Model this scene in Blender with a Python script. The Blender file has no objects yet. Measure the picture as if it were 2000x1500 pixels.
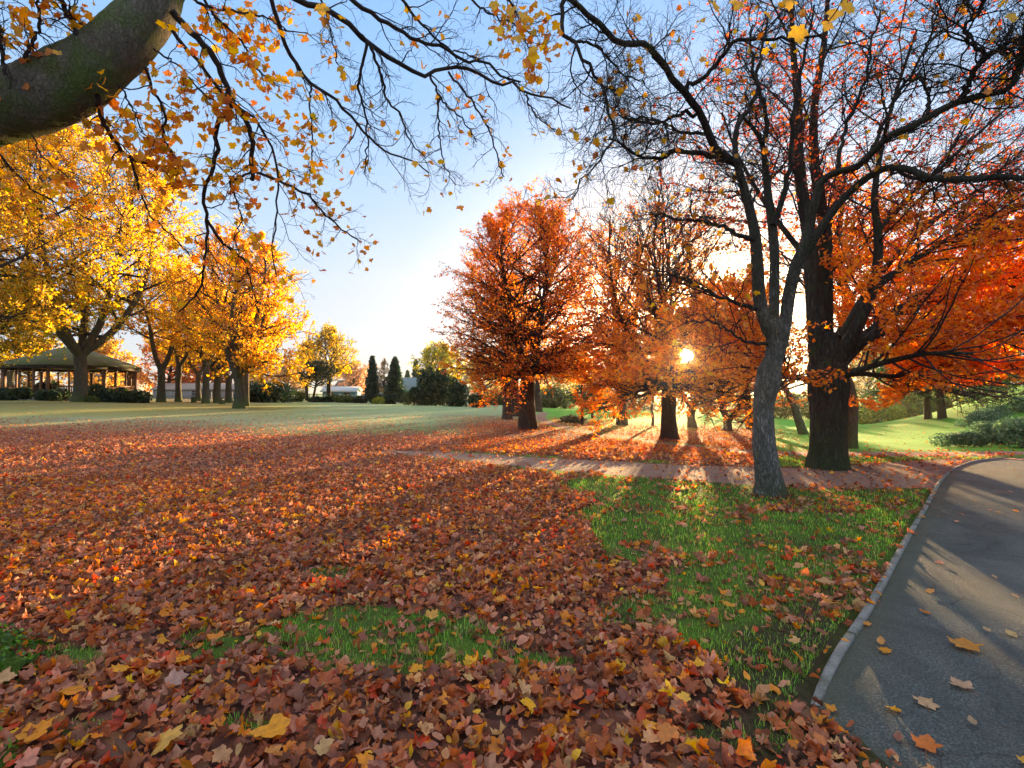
import bpy, math, random
import numpy as np
from mathutils import Vector

sc = bpy.context.scene
COL = sc.collection
PI = math.pi
RNG = np.random.default_rng(11)
F = 1000.0                    # focal length in photo pixels (2000 wide)
PITCH = math.radians(1.03)
EYE = 1.5

# ------------------------------------------------------------------ projection helpers
def W(px, py, Y):
    """world point that the photo shows at pixel px,py, Y metres away"""
    dx = (px - 1000.0) / F; dz = (750.0 - py) / F
    c, s = math.cos(PITCH), math.sin(PITCH)
    vy = c - dz * s; vz = s + dz * c
    k = Y / vy
    return np.array([dx * k, Y, EYE + vz * k])

def proj(x, y, z):
    c, s = math.cos(PITCH), math.sin(PITCH)
    yy = y * c + (z - EYE) * s; zz = -y * s + (z - EYE) * c
    yy = np.maximum(yy, .05)
    return 1000 + F * x / yy, 750 - F * zz / yy

# ------------------------------------------------------------------ terrain
_U = [-1.6, -1.1, -.85, -.6, -.4, -.2, 0, .2, .35, .5, .7, .9, 1.3]
_G = [1.15, 1.0, .85, .62, .45, .2, .05, -.2, -.55, -.95, -1.1, -1.1, -1.1]
_uu = np.linspace(-1.6, 1.3, 146); _gg = np.interp(_uu, _U, _G)
_k = np.hanning(19); _k /= _k.sum(); _gg = np.convolve(np.pad(_gg, 9, mode='edge'), _k, mode='valid')
def gz(x, y):
    x = np.asarray(x, float); y = np.asarray(y, float)
    u = x / np.maximum(y, 1.0)
    t = np.clip((y - 8) / 30.0, 0, 1); r = t * t * (3 - 2 * t)
    g = r * np.interp(u, _uu, _gg)
    g = g + 4.6 * np.exp(-(((x - 34.5) / 10.0) ** 2 + ((y - 25.5) / 8.0) ** 2))
    g = g + .02 * np.sin(x * .9 + .4 * y) * np.sin(y * .7 - .3 * x) * np.clip((y - 3) / 6, 0, 1)
    return g

def gp(px, Y):
    x = (px - 1000) / F * Y
    return np.array([x, Y, float(gz(x, Y))])

def hit(px, py):
    """ground point seen at a pixel"""
    lo, hi = .5, 90.0
    Y = np.concatenate([np.arange(1, 20, .05), np.arange(20, 120, .25)])
    x = (px - 1000) / F * Y
    _, yy = proj(x, Y, gz(x, Y))
    i = np.argmax(yy < py)
    if yy[i] >= py: i = len(Y) - 1
    return np.array([x[i], Y[i], float(gz(x[i], Y[i]))])

# ------------------------------------------------------------------ mesh accumulation
class Geo:
    def __init__(self): self.v = []; self.f = []; self.c = []; self.n = 0
    def add(self, v, f, c=None):
        v = np.asarray(v, np.float32).reshape(-1, 3); f = np.asarray(f, np.int64)
        self.v.append(v); self.f.append(f + self.n); self.n += len(v)
        if c is None: c = np.ones((len(f), 3), np.float32)
        c = np.asarray(c, np.float32)
        if c.ndim == 1: c = np.tile(c, (len(f), 1))
        self.c.append(c)
    def build(self, name, mat, parent=None, smooth=False, color=True, keep_world=False):
        me = bpy.data.meshes.new(name)
        V = np.concatenate(self.v) if self.v else np.zeros((0, 3), np.float32)
        q = parent
        while q is not None: V = V - np.array(q.location, np.float32); q = q.parent
        me.vertices.add(len(V)); me.vertices.foreach_set('co', V.astype(np.float32).ravel())
        nl = sum(f.size for f in self.f); npoly = sum(len(f) for f in self.f)
        me.loops.add(nl); me.polygons.add(npoly)
        me.loops.foreach_set('vertex_index', np.concatenate([f.ravel() for f in self.f]).astype(np.int32))
        tot = np.concatenate([np.full(len(f), f.shape[1]) for f in self.f])
        st = np.concatenate([[0], np.cumsum(tot)[:-1]])
        me.polygons.foreach_set('loop_start', st.astype(np.int32))
        if smooth: me.polygons.foreach_set('use_smooth', np.ones(npoly, bool))
        me.update(calc_edges=True)
        if color:
            a = me.attributes.new('Col', 'FLOAT_COLOR', 'FACE')
            C = np.concatenate(self.c); C = np.concatenate([C, np.ones((len(C), 1), np.float32)], 1)
            a.data.foreach_set('color', C.astype(np.float32).ravel())
        if mat is not None: me.materials.append(mat)
        o = bpy.data.objects.new(name, me); COL.objects.link(o)
        if parent is not None: o.parent = parent
        return o

def tag(o, label=None, cat=None, group=None, kind=None):
    if label: o['label'] = label
    if cat: o['category'] = cat
    if group: o['group'] = group
    if kind: o['kind'] = kind
    return o

def empty(name, loc, label, cat, group=None):
    o = bpy.data.objects.new(name, None); COL.objects.link(o); o.empty_display_size = .2
    o.location = [float(v) for v in loc]
    return tag(o, label, cat, group)

# ------------------------------------------------------------------ node materials
def mat(name):
    m = bpy.data.materials.new(name); m.use_nodes = True
    nt = m.node_tree; nt.nodes.clear()
    out = nt.nodes.new('ShaderNodeOutputMaterial')
    return m, nt, out
class NT:
    def __init__(self, nt): self.nt = nt
    def n(self, t, **kw):
        nd = self.nt.nodes.new(t)
        for k, v in kw.items():
            if k.startswith('i_'):
                nd.inputs[k[2:].replace('_', ' ')].default_value = v
            else: setattr(nd, k, v)
        return nd
    def l(self, a, b): self.nt.links.new(a, b)
    def noise(self, scale, detail=4, rough=.6, vec=None, dist=0):
        nd = self.n('ShaderNodeTexNoise'); nd.inputs['Scale'].default_value = scale
        nd.inputs['Detail'].default_value = detail; nd.inputs['Roughness'].default_value = rough
        nd.inputs['Distortion'].default_value = dist
        if vec is not None: self.l(vec, nd.inputs['Vector'])
        return nd.outputs['Fac']
    def ramp(self, fac, stops, interp='LINEAR'):
        nd = self.n('ShaderNodeValToRGB'); cr = nd.color_ramp; cr.interpolation = interp
        while len(cr.elements) < len(stops): cr.elements.new(.5)
        for e, (p, c) in zip(cr.elements, stops):
            e.position = p; e.color = (c[0], c[1], c[2], 1) if hasattr(c, '__len__') else (c, c, c, 1)
        self.l(fac, nd.inputs[0]); return nd.outputs[0]
    def mix(self, fac, a, b, blend='MIX'):
        nd = self.n('ShaderNodeMix', data_type='RGBA', blend_type=blend)
        for s, v in ((nd.inputs[0], fac), (nd.inputs[6], a), (nd.inputs[7], b)):
            if hasattr(v, 'links'): self.l(v, s)
            elif hasattr(v, '__len__'): s.default_value = (*v[:3], 1)
            else: s.default_value = v
        return nd.outputs[2]
    def math(self, op, a, b=None, clamp=False):
        nd = self.n('ShaderNodeMath', operation=op, use_clamp=clamp)
        for i, v in enumerate((a, b)):
            if v is None: continue
            if hasattr(v, 'links'): self.l(v, nd.inputs[i])
            else: nd.inputs[i].default_value = v
        return nd.outputs[0]
    def attr(self, name, out='Color'):
        return self.n('ShaderNodeAttribute', attribute_name=name).outputs[out]
    def pos(self, scale=None, which='Object'):
        v = self.n('ShaderNodeTexCoord').outputs[which]
        if scale:
            mp = self.n('ShaderNodeMapping'); mp.inputs['Scale'].default_value = scale
            self.l(v, mp.inputs['Vector']); v = mp.outputs[0]
        return v
    def bump(self, h, strength=.5, dist=.02):
        nd = self.n('ShaderNodeBump'); nd.inputs['Strength'].default_value = strength
        nd.inputs['Distance'].default_value = dist; self.l(h, nd.inputs['Height']); return nd.outputs[0]
    def bsdf(self, col, rough=.8, normal=None, spec=.3):
        nd = self.n('ShaderNodeBsdfPrincipled')
        for k, v in (('Base Color', col), ('Roughness', rough), ('Specular IOR Level', spec)):
            s = nd.inputs[k]
            if hasattr(v, 'links'): self.l(v, s)
            elif hasattr(v, '__len__'): s.default_value = (*v[:3], 1)
            else: s.default_value = v
        if normal is not None: self.l(normal, nd.inputs['Normal'])
        return nd.outputs[0]

def leaf_mat(name, trans=.5, sat=1.15, spot=0., gloss=.08, tval=1.5):
    m, nt, out = mat(name); T = NT(nt)
    c = T.attr('Col')
    if spot:
        nz = T.noise(38, 3, .65, T.pos())
        c = T.mix(T.ramp(nz, [(.35, 0.), (.72, spot)]), c, (.10, .045, .025))
    d = T.n('ShaderNodeBsdfDiffuse'); T.l(c, d.inputs[0])
    hs = T.n('ShaderNodeHueSaturation'); hs.inputs['Saturation'].default_value = sat; hs.inputs['Value'].default_value = tval
    T.l(c, hs.inputs['Color'])
    t = T.n('ShaderNodeBsdfTranslucent'); T.l(hs.outputs[0], t.inputs[0])
    mx = T.n('ShaderNodeMixShader'); mx.inputs[0].default_value = trans
    T.l(d.outputs[0], mx.inputs[1]); T.l(t.outputs[0], mx.inputs[2])
    g = T.n('ShaderNodeBsdfGlossy'); g.inputs['Roughness'].default_value = .45
    m2 = T.n('ShaderNodeMixShader'); m2.inputs[0].default_value = gloss * .5
    T.l(mx.outputs[0], m2.inputs[1]); T.l(g.outputs[0], m2.inputs[2])
    T.l(m2.outputs[0], out.inputs[0]); return m

def bark_mat(name, base, dark, pale, moss=0., scale=1., mosscol=(.045, .085, .012), moss_low=0., zs=.22, bump=.8, upper=None, crack_f=.75):
    m, nt, out = mat(name); T = NT(nt)
    p = T.pos((9 * scale, 9 * scale, 9 * scale * zs))
    n1 = T.noise(1.0, 7, .68, p, .6)
    vo = T.n('ShaderNodeTexVoronoi', feature='DISTANCE_TO_EDGE'); vo.inputs['Scale'].default_value = 1.6
    dn = T.n('ShaderNodeTexNoise'); dn.inputs['Scale'].default_value = 1.3; dn.inputs['Detail'].default_value = 4; T.l(p, dn.inputs['Vector'])
    dm = T.n('ShaderNodeVectorMath', operation='MULTIPLY'); T.l(dn.outputs['Color'], dm.inputs[0]); dm.inputs[1].default_value = (1.3, 1.3, 1.3)
    da = T.n('ShaderNodeVectorMath', operation='ADD'); T.l(p, da.inputs[0]); T.l(dm.outputs[0], da.inputs[1]); T.l(da.outputs[0], vo.inputs['Vector'])
    crack = T.ramp(vo.outputs[0], [(.0, 0.), (.16, 1.)])
    c = T.ramp(n1, [(.28, dark), (.5, base), (.74, pale)])
    c = T.mix(T.math('MULTIPLY', T.math('SUBTRACT', 1, crack), crack_f), c, dark)
    fine = T.noise(70 * scale, 4, .7, T.pos())
    c = T.mix(.35, c, T.ramp(fine, [(.3, dark), (.7, pale)]))
    if moss or moss_low:
        mn = T.noise(3.2, 6, .65, T.pos())
        mf = T.ramp(mn, [(.62 - .35 * moss, 0.), (.80 - .35 * moss, .9)]) if moss else 0.
        if moss_low:
            sp = T.n('ShaderNodeSeparateXYZ'); T.l(T.pos(), sp.inputs[0])
            lowf = T.math('MULTIPLY', T.math('SUBTRACT', 1.0, T.math('DIVIDE', sp.outputs[2], moss_low), True), .8)
            lowf = T.math('MULTIPLY', lowf, T.ramp(mn, [(.3, .2), (.6, 1.)]))
            mf = T.math('MAXIMUM', mf, lowf)
        mc = T.mix(fine, mosscol, tuple(v * 2.2 for v in mosscol))
        c = T.mix(mf, c, mc)
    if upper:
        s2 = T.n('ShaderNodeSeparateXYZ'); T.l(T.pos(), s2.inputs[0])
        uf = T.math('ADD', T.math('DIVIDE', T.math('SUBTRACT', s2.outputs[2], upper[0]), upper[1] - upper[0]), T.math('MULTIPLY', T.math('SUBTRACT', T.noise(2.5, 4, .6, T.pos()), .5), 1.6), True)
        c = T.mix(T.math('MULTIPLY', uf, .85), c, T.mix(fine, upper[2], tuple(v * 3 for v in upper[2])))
    h = T.math('ADD', T.math('MULTIPLY', n1, .6), T.math('ADD', T.math('MULTIPLY', crack, .66 * crack_f), T.math('MULTIPLY', fine, .25)))
    T.l(T.bsdf(c, .9, T.bump(h, bump, .03), .15), out.inputs[0]); return m

def simple_mat(name, a, b, scale=8, rough=.8, bump=.2, zs=1., spec=.3):
    m, nt, out = mat(name); T = NT(nt)
    n1 = T.noise(scale, 5, .65, T.pos((1, 1, zs)))
    c = T.ramp(n1, [(.3, a), (.7, b)])
    T.l(T.bsdf(c, rough, T.bump(n1, bump, .02), spec), out.inputs[0]); return m

# ------------------------------------------------------------------ tubes and branching
def nrm(v): return v / np.maximum(np.linalg.norm(v, axis=-1, keepdims=True), 1e-9)

def tubes(geo, pts, rad, k, col=None, rough=0., rng=RNG):
    """pts N,P,3 rad N,P"""
    N, P, _ = pts.shape
    t = nrm(np.gradient(pts, axis=1))
    mt = np.abs(t).mean(1); ax = np.argmin(mt, 1)
    ref = np.zeros((N, 1, 3)); ref[np.arange(N), 0, ax] = 1
    n1 = nrm(np.cross(t, np.broadcast_to(ref, t.shape))); n2 = np.cross(t, n1)
    a = np.arange(k) / k * 2 * PI
    r = rad[:, :, None] * np.ones((1, 1, k))
    if rough: r = r * (1 + rough * rng.standard_normal((N, P, k)))
    V = pts[:, :, None, :] + r[..., None] * (np.cos(a)[None, None, :, None] * n1[:, :, None, :] + np.sin(a)[None, None, :, None] * n2[:, :, None, :])
    idx = np.arange(N * P * k).reshape(N, P, k)
    f = np.stack([idx[:, :-1, :], np.roll(idx[:, :-1, :], -1, 2), np.roll(idx[:, 1:, :], -1, 2), idx[:, 1:, :]], -1).reshape(-1, 4)
    geo.add(V, f, col)

def resample(ctrl, P):
    """Catmull-Rom through control rows (x,y,z,r)"""
    c = np.asarray(ctrl, float); n = len(c)
    e = np.vstack([2 * c[0] - c[1], c, 2 * c[-1] - c[-2]])
    seg = np.linalg.norm(np.diff(c[:, :3], axis=0), axis=1); cum = np.concatenate([[0], np.cumsum(seg)])
    s = np.linspace(0, cum[-1], P); i = np.clip(np.searchsorted(cum, s, side='right') - 1, 0, n - 2)
    u = ((s - cum[i]) / np.maximum(seg[i], 1e-9))[:, None]
    p0, p1, p2, p3 = e[i], e[i + 1], e[i + 2], e[i + 3]
    q = .5 * ((2 * p1) + (-p0 + p2) * u + (2 * p0 - 5 * p1 + 4 * p2 - p3) * u ** 2 + (-p0 + 3 * p1 - 3 * p2 + p3) * u ** 3)
    q[:, 3] = c[i, 3] * (1 - u[:, 0]) + c[i + 1, 3] * u[:, 0]
    return q[:, :3], q[:, 3]

def spawn(rng, pts, rad, n, t0, t1, L, ang, P, wob=.15, up=0., rr=.6, rmax=9., rtip=.004, flat=1., lt=.5, angv=.2, endshape=0):
    """children of every parent; L: length, number or N array (per parent)"""
    N, Pp, _ = pts.shape
    t = t0 + (t1 - t0) * ((np.arange(n)[None] + rng.random((N, n))) / n)
    f = np.clip(t * (Pp - 1), 0, Pp - 1.001); i = f.astype(int); a = (f - i)[..., None]
    ar = np.arange(N)[:, None]
    p = pts[ar, i] * (1 - a) + pts[ar, i + 1] * a
    tg = nrm(pts[ar, i + 1] - pts[ar, i])
    pr = rad[ar, i] * (1 - a[..., 0]) + rad[ar, i + 1] * a[..., 0]
    ref = np.where(np.abs(tg[..., 2:3]) > .9, np.array([1., 0, 0]), np.array([0, 0, 1.]))
    n1 = nrm(np.cross(tg, ref)); n2 = np.cross(tg, n1)
    az = (np.arange(n)[None] * 2.39996 + rng.random((N, 1)) * 6.28 + rng.normal(0, .4, (N, n)))[..., None]
    an = (ang + rng.normal(0, angv, (N, n)))[..., None]
    d = np.cos(an) * tg + np.sin(an) * (np.cos(az) * n1 + np.sin(az) * n2)
    d[..., 2] *= flat; d = nrm(d).reshape(-1, 3)
    L = np.broadcast_to(np.asarray(L, float).reshape(-1, 1) if np.ndim(L) else np.full((N, 1), L), (N, n))
    L = (L * (1 - lt * t) * rng.uniform(.7, 1.25, (N, n))).reshape(-1)
    M = N * n
    out = np.empty((M, P, 3)); out[:, 0] = p.reshape(-1, 3)
    step = (L / (P - 1))[:, None]
    for j in range(1, P):
        d = nrm(d + wob * rng.standard_normal((M, 3)) + np.array([0, 0, 1.]) * up)
        out[:, j] = out[:, j - 1] + d * step
    r0 = np.minimum(np.maximum(pr.reshape(-1) * rr, rtip), rmax)
    s = np.linspace(0, 1, P)[None]
    return out, r0[:, None] * (1 - s) + rtip * s, L

def at_twigs(rng, pts, n, lo=.2, jit=.02):
    N, P, _ = pts.shape
    t = rng.uniform(lo, 1, (N, n)); f = np.clip(t * (P - 1), 0, P - 1.001); i = f.astype(int); a = (f - i)[..., None]
    ar = np.arange(N)[:, None]
    p = pts[ar, i] * (1 - a) + pts[ar, i + 1] * a
    return (p + rng.normal(0, jit, p.shape)).reshape(-1, 3)

# ------------------------------------------------------------------ leaf shapes
def fan_leaf(half, centre, curl=(0, 0, 0), seed=0, nz=.04):
    rg = np.random.default_rng(seed)
    pts = half + [(-x, y) for x, y in reversed(half[1:-1])]
    P = np.array([centre] + pts, float)
    z = curl[0] * P[:, 0] ** 2 + curl[1] * P[:, 1] ** 2 + curl[2] * P[:, 0] * P[:, 1] + rg.normal(0, nz, len(P))
    z += curl[3] * np.abs(P[:, 0]) if len(curl) > 3 else 0
    n = len(pts)
    f = np.array([(0, 1 + i, 1 + (i + 1) % n) for i in range(n)])
    return np.column_stack([P, z]), f
MAPLE = [(0, -.30), (.12, -.42), (.36, -.40), (.34, -.22), (.48, -.14), (.58, .12), (.42, .14), (.27, .17), (.28, .36), (.15, .42), (0, .62)]
OVAL = [(0, -.5), (.20, -.34), (.30, -.05), (.24, .24), (.10, .44), (0, .56)]
maple_flat = [fan_leaf(MAPLE, (0, -.12), (c, d, e, g), i) for i, (c, d, e, g) in enumerate(
    [(.1, .1, .1, .05), (-.3, .1, .2, .1), (.35, .2, -.2, .1), (-.2, -.3, .1, .15), (.2, .25, .3, -.15), (.05, -.2, -.25, .2)])]
maple_curl = [fan_leaf(MAPLE, (0, -.12), c, 20 + i) for i, c in enumerate(
    [(1.1, .2, .4, .2), (.5, .9, -.5, .2), (-.9, .4, .3, .3), (1.4, -.4, .5, 0), (-.5, -.9, -.4, .2), (.7, .8, .8, .3), (1.7, .3, -.6, -.2)])]
oval_curl = [fan_leaf(OVAL, (0, 0), c, 40 + i) for i, c in enumerate(
    [(.4, .2, .2, .1), (1.2, .5, .2, .2), (-.9, .6, .5, .1), (2.0, -.3, .4, .3), (.5, -.8, -.4, .2)])]
crumple = [fan_leaf(MAPLE, (0, -.12), (1.0 * (-1) ** i, .6, .5, .2), 60 + i, .16) for i in range(4)] + [fan_leaf(OVAL, (0, 0), (1.2, .5 * (-1) ** i, .5, .2), 70 + i, .12) for i in range(3)]
TINY = [(np.array([(0, -.5, 0), (.32, -.05, .1), (0, .55, .05), (-.32, .05, .12)]), np.array([(0, 1, 2, 3)])),
        (np.array([(0, -.5, .1), (.4, .0, -.1), (.05, .5, .1), (-.36, -.05, -.05)]), np.array([(0, 1, 2, 3)]))]
FOLD = [(np.array([(0, -.5, 0), (.3, 0, .12), (0, .55, 0), (-.3, 0, .12)]), np.array([(0, 1, 2), (0, 2, 3)])),
        (np.array([(0, -.5, .05), (.34, .05, -.10), (0, .5, -.05), (-.28, 0, .16)]), np.array([(0, 1, 2), (0, 2, 3)]))]

def rots(rng, N, normal_bias=(0, 0, 1.), bias=1.0):
    n = nrm(rng.standard_normal((N, 3)) + np.array(normal_bias) * bias)
    r = nrm(rng.standard_normal((N, 3))); x = nrm(np.cross(n, r)); y = np.cross(n, x)
    return np.stack([x, y, n], -1)

def leaves(geo, rng, temps, p, size, R, col):
    N = len(p)
    if N == 0: return
    which = rng.integers(0, len(temps), N); size = np.broadcast_to(size, (N,))
    for k, (tv, tf) in enumerate(temps):
        m = which == k; M = int(m.sum())
        if not M: continue
        V = np.einsum('nij,vj->nvi', R[m], tv) * size[m][:, None, None] + p[m][:, None, :]
        f = tf[None] + (np.arange(M) * len(tv))[:, None, None]
        geo.add(V, f.reshape(-1, tf.shape[1]), np.repeat(col[m], len(tf), 0))

def palette(rng, N, pal, w, var=.18):
    pal = np.array(pal); w = np.array(w, float); w /= w.sum()
    c = pal[rng.choice(len(pal), N, p=w)]
    return np.clip(c * rng.uniform(1 - var, 1 + var, (N, 1)) * rng.uniform(.92, 1.08, (N, 3)), 0, .95)

RUST, BROWN, PLUM = (.52, .14, .04), (.22, .085, .042), (.36, .13, .075)
TAN, ORANGE, YELLOW, RED, PINK = (.66, .36, .14), (.82, .27, .02), (.90, .46, .02), (.58, .065, .018), (.60, .26, .15)

# sun direction is where the photo shows the sun
SUNP = W(1343, 694, 100.0) - np.array([0, 0, EYE]); SUN = SUNP / np.linalg.norm(SUNP)
def sun_gap(p, deg=.8):
    d = nrm(p - np.array([0, 0, EYE])); k = (d @ SUN) < math.cos(math.radians(deg))
    return k.all(-1) if k.ndim == 2 else k
# ------------------------------------------------------------------ materials
M = {}
M['leaf'] = leaf_mat('leaf', .62)
M['leaf_near'] = leaf_mat('leaf_near', .6, 1.1, .35)
M['litter'] = leaf_mat('litter', .36, 1.05, .4, .05)
M['green_leaf'] = leaf_mat('green_leaf', .35, 1.1, 0, .1)
M['blade'] = leaf_mat('blade', .35, 1.1, 0, .06)
M['bark_dark'] = bark_mat('bark_dark', (.045, .032, .024), (.014, .011, .009), (.10, .075, .055), moss=.12, scale=1.)
M['twig_purple'] = simple_mat('twig_purple', (.05, .026, .026), (.12, .065, .06), 20, .85, .1)
M['bark_twig'] = simple_mat('bark_twig', (.022, .016, .014), (.06, .042, .035), 20, .85, .1)
M['bark_oak'] = bark_mat('bark_oak', (.055, .045, .032), (.016, .013, .010), (.12, .10, .075), moss=.25, scale=1.3, mosscol=(.03, .045, .012), moss_low=1.2, bump=1.)
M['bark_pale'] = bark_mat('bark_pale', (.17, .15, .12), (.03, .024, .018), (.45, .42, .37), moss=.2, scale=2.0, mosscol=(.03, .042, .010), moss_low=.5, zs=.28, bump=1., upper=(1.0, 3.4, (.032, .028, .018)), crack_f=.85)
M['bark_stem'] = bark_mat('bark_stem', (.09, .075, .055), (.022, .018, .014), (.20, .18, .15), moss=.3, scale=2.6, mosscol=(.035, .05, .012), zs=.4, bump=.9)
M['bark_grey'] = bark_mat('bark_grey', (.10, .085, .06), (.03, .026, .02), (.20, .17, .13), moss=.22, scale=.8, moss_low=.9)
M['bark_moss'] = bark_mat('bark_moss', (.15, .13, .095), (.06, .052, .04), (.28, .24, .18), moss=.6, scale=2.6, mosscol=(.065, .088, .022), zs=.5, bump=1., crack_f=.4)
M['moss'] = bark_mat('moss', (.04, .08, .010), (.006, .014, .003), (.14, .24, .02), moss=.02, scale=2.2, mosscol=(.07, .16, .008), zs=1., bump=1., crack_f=.1)
M['bark_copper'] = bark_mat('bark_copper', (.08, .05, .038), (.025, .017, .014), (.15, .10, .075), moss=.05, scale=1.)

# ------------------------------------------------------------------ masks on the ground
def seg_dist(x, y, line):
    P = np.array(line)[:, :2]; d = np.full(np.shape(x), 1e9)
    for a, b in zip(P[:-1], P[1:]):
        ab = b - a; t = np.clip(((x - a[0]) * ab[0] + (y - a[1]) * ab[1]) / (ab @ ab + 1e-12), 0, 1)
        d = np.minimum(d, np.hypot(x - a[0] - t * ab[0], y - a[1] - t * ab[1]))
    return d
def in_poly(x, y, poly):
    P = np.array(poly)[:, :2]; c = np.zeros(np.shape(x), bool); j = len(P) - 1
    for i in range(len(P)):
        xi, yi = P[i]; xj, yj = P[j]
        c ^= ((yi > y) != (yj > y)) & (x < (xj - xi) * (y - yi) / (yj - yi + 1e-12) + xi); j = i
    return c
def poly_sd(x, y, poly):
    d = seg_dist(x, y, list(poly) + [poly[0]]); return np.where(in_poly(x, y, poly), -d, d)

KERB = [(2.0, .9), (1.66, 1.6), (1.44, 2.08), (1.36, 2.32)] + [tuple(hit(a, b)[:2]) for a, b in
        [(1590, 1392), (1640, 1290), (1700, 1190), (1770, 1060), (1810, 990), (1826, 960), (1842, 935), (1868, 914), (1905, 901), (1965, 894)]]
kx, _ = resample([(a, b, 0, 0) for a, b in KERB], 90); KERBF = kx[:, :2]
ROAD = [tuple(p) for p in KERBF] + [(16, 12.6), (22, 13.0), (24, 9), (24, -6), (1.5, -6), (1.6, .5)]
ROADP = ROAD
def trail(pix): return [tuple(hit(a, b)[:2]) for a, b in pix]
TRACK = trail([(760, 884), (850, 887), (950, 895), (1080, 906), (1240, 916), (1400, 926), (1560, 932), (1720, 928), (1830, 914), (1900, 903)])
TRACKW = np.array([.4, .55, .7, .85, 1.0, 1.1, 1.2, 1.2, 1.05, .7])
NARROW = trail([(1700, 886), (1560, 885), (1460, 882), (1380, 875), (1280, 864), (1190, 851), (1120, 840), (1075, 828), (1052, 816), (1062, 806)])
CROSS = trail([(1440, 883), (1600, 886), (1750, 886.5), (1900, 886), (1999, 884)])
track_f, track_w = resample([(a, b, 0, w) for (a, b), w in zip(TRACK, TRACKW)], 60)
def track_sd(x, y):
    d = np.full(np.shape(x), 1e9)
    for (a, b), w in zip(track_f[:, :2], track_w): d = np.minimum(d, np.hypot(x - a, (y - b)) - w)
    return d
def path_sd(x, y):
    s = track_sd(x, y); s = np.minimum(s, seg_dist(x, y, NARROW) - .42)
    return np.minimum(s, seg_dist(x, y, CROSS) - .6)
GREEN = [(1090, 932), (1140, 985), (1165, 1080), (1290, 1120), (1350, 1190), (1270, 1215), (1400, 1300), (1470, 1380), (1600, 1420),
         (1700, 1220), (1790, 1050), (1815, 965), (1700, 962), (1540, 975), (1350, 945), (1220, 930)]
def sst(a, b, v):
    t = np.clip((v - a) / (b - a), 0, 1); return t * t * (3 - 2 * t)
def fbm(x, y, s, seed=0):
    r = np.random.default_rng(seed); v = 0
    for o in range(4):
        k = s * 2 ** o; a, b, c, d = r.uniform(0, 6.28, 4); th = r.uniform(0, 3.14)
        u = x * math.cos(th) + y * math.sin(th); w = -x * math.sin(th) + y * math.cos(th)
        v = v + (np.sin(u * k + a + 1.7 * np.sin(w * k * .6 + b)) * np.sin(w * k * .9 + c + 1.3 * np.sin(u * k * .7 + d))) / 1.6 ** o
    return v / 2.2
def density(x, y, px, py):
    """0..1 how thickly fallen leaves lie"""
    n = fbm(x, y, 1.6, 3) + .35 * fbm(x, y, 6.5, 23); n2 = fbm(x, y, .45, 5)
    d = np.where(px < 900, sst(800, 868, py + 14 * n2), sst(806, 850, py + 9 * n2)) * np.ones_like(x)
    d = d * (1 - .35 * sst(0, 900, px) * (1 - sst(838, 870, py)))
    m = (px > 850) & (py < 860); d = np.where(m, np.maximum(d, .85 * np.exp(-(((px - 1030) / 190) ** 2 + ((py - 838) / 26) ** 2))), d)
    d = np.where(py < 900, np.maximum(d, .85 * np.exp(-(((px - 1300) / 150) ** 2 + ((py - 868) / 22) ** 2))), d)
    d = np.where((px > 1490) & (py < 884), .03 + .25 * np.exp(-((px - 1490) / 60) ** 2), d)
    d = np.where((px > 1040) & (py < 812), .05, d)
    d = np.where((px > 200) & (px < 620) & (py < 806), np.maximum(d, .5 * np.exp(-(((px - 380) / 120) ** 2 + ((py - 780) / 9) ** 2))), d)
    s = poly_sd(px, py, GREEN) + 70 * n + 22 * fbm(x, y, 5., 21)
    g = 1 - sst(-26, 26, s)
    d = d * (1 - g) + g * np.where(py < 1130, .10 + .16 * (n > .24), .17 + .28 * (n > .12))
    e = ((px - 730) / 260) ** 2 + ((py - 1248) / 62) ** 2 + .5 * n
    d = np.where((e < 1.0), np.minimum(d, .10 + .16 * (n2 > .2)), d)
    for cx, cy, rx, ry in ((400, 1262, 70, 34), (150, 1285, 60, 26), (480, 1420, 46, 20), (1300, 1200, 140, 40), (1000, 1290, 120, 22), (1450, 1440, 130, 40), (640, 1120, 60, 14), (180, 1420, 50, 14)):
        e = ((px - cx) / rx) ** 2 + ((py - cy) / ry) ** 2 + .5 * n
        d = np.where(e < 1, np.minimum(d, .3), d)
    ps = path_sd(x, y); d = d * (.10 + .90 * sst(-.30, .45, ps + .4 * n))
    d = np.where((px > 1500) & (py > 880) & (py < 912) & (ps > 0), .20, d)
    d = np.where((px > 1230) & (py > 925) & (py < 985), np.minimum(d, .22 + .12 * (n > .2)), d)
    rs = poly_sd(x, y, ROADP); d = d * sst(-.01, .02, rs) * (.3 + .7 * sst(.08, .3, rs + .1 * n))
    return np.clip(d, 0, 1)

# ------------------------------------------------------------------ ground sheet
def axis(fine, grow, near, far):
    v = [0.]; s = fine
    while v[-1] < far:
        v.append(v[-1] + s)
        if v[-1] > near: s *= grow
    return np.array(v)
gy = np.concatenate([-axis(.5, 1.25, 4, 900)[1:][::-1], axis(.09, 1.018, 9, 1600)])
gx_ = axis(.1, 1.022, 7, 900); gx = np.concatenate([-gx_[1:][::-1], gx_])
X, Y = np.meshgrid(gx, gy)
Z = gz(X, Y)
GXm, GYm = proj(X, Y, Z)
dens = np.where(Y > .8, density(X, Y, GXm, GYm), .6)
far = sst(60, 90, Y)
g = Geo(); ny, nx = X.shape
idx = np.arange(ny * nx).reshape(ny, nx)
soft = fbm(X, Y, 7.0, 8) * .006 * (Y < 9)
rs = poly_sd(X, Y, ROADP)
Zg = Z + soft - np.where(rs < np.where(Y < 2.42, -.13 + .07 * fbm(X, Y, 7., 19), .12), .035, 0.0)      # the bed under the tarmac lies lower
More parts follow.
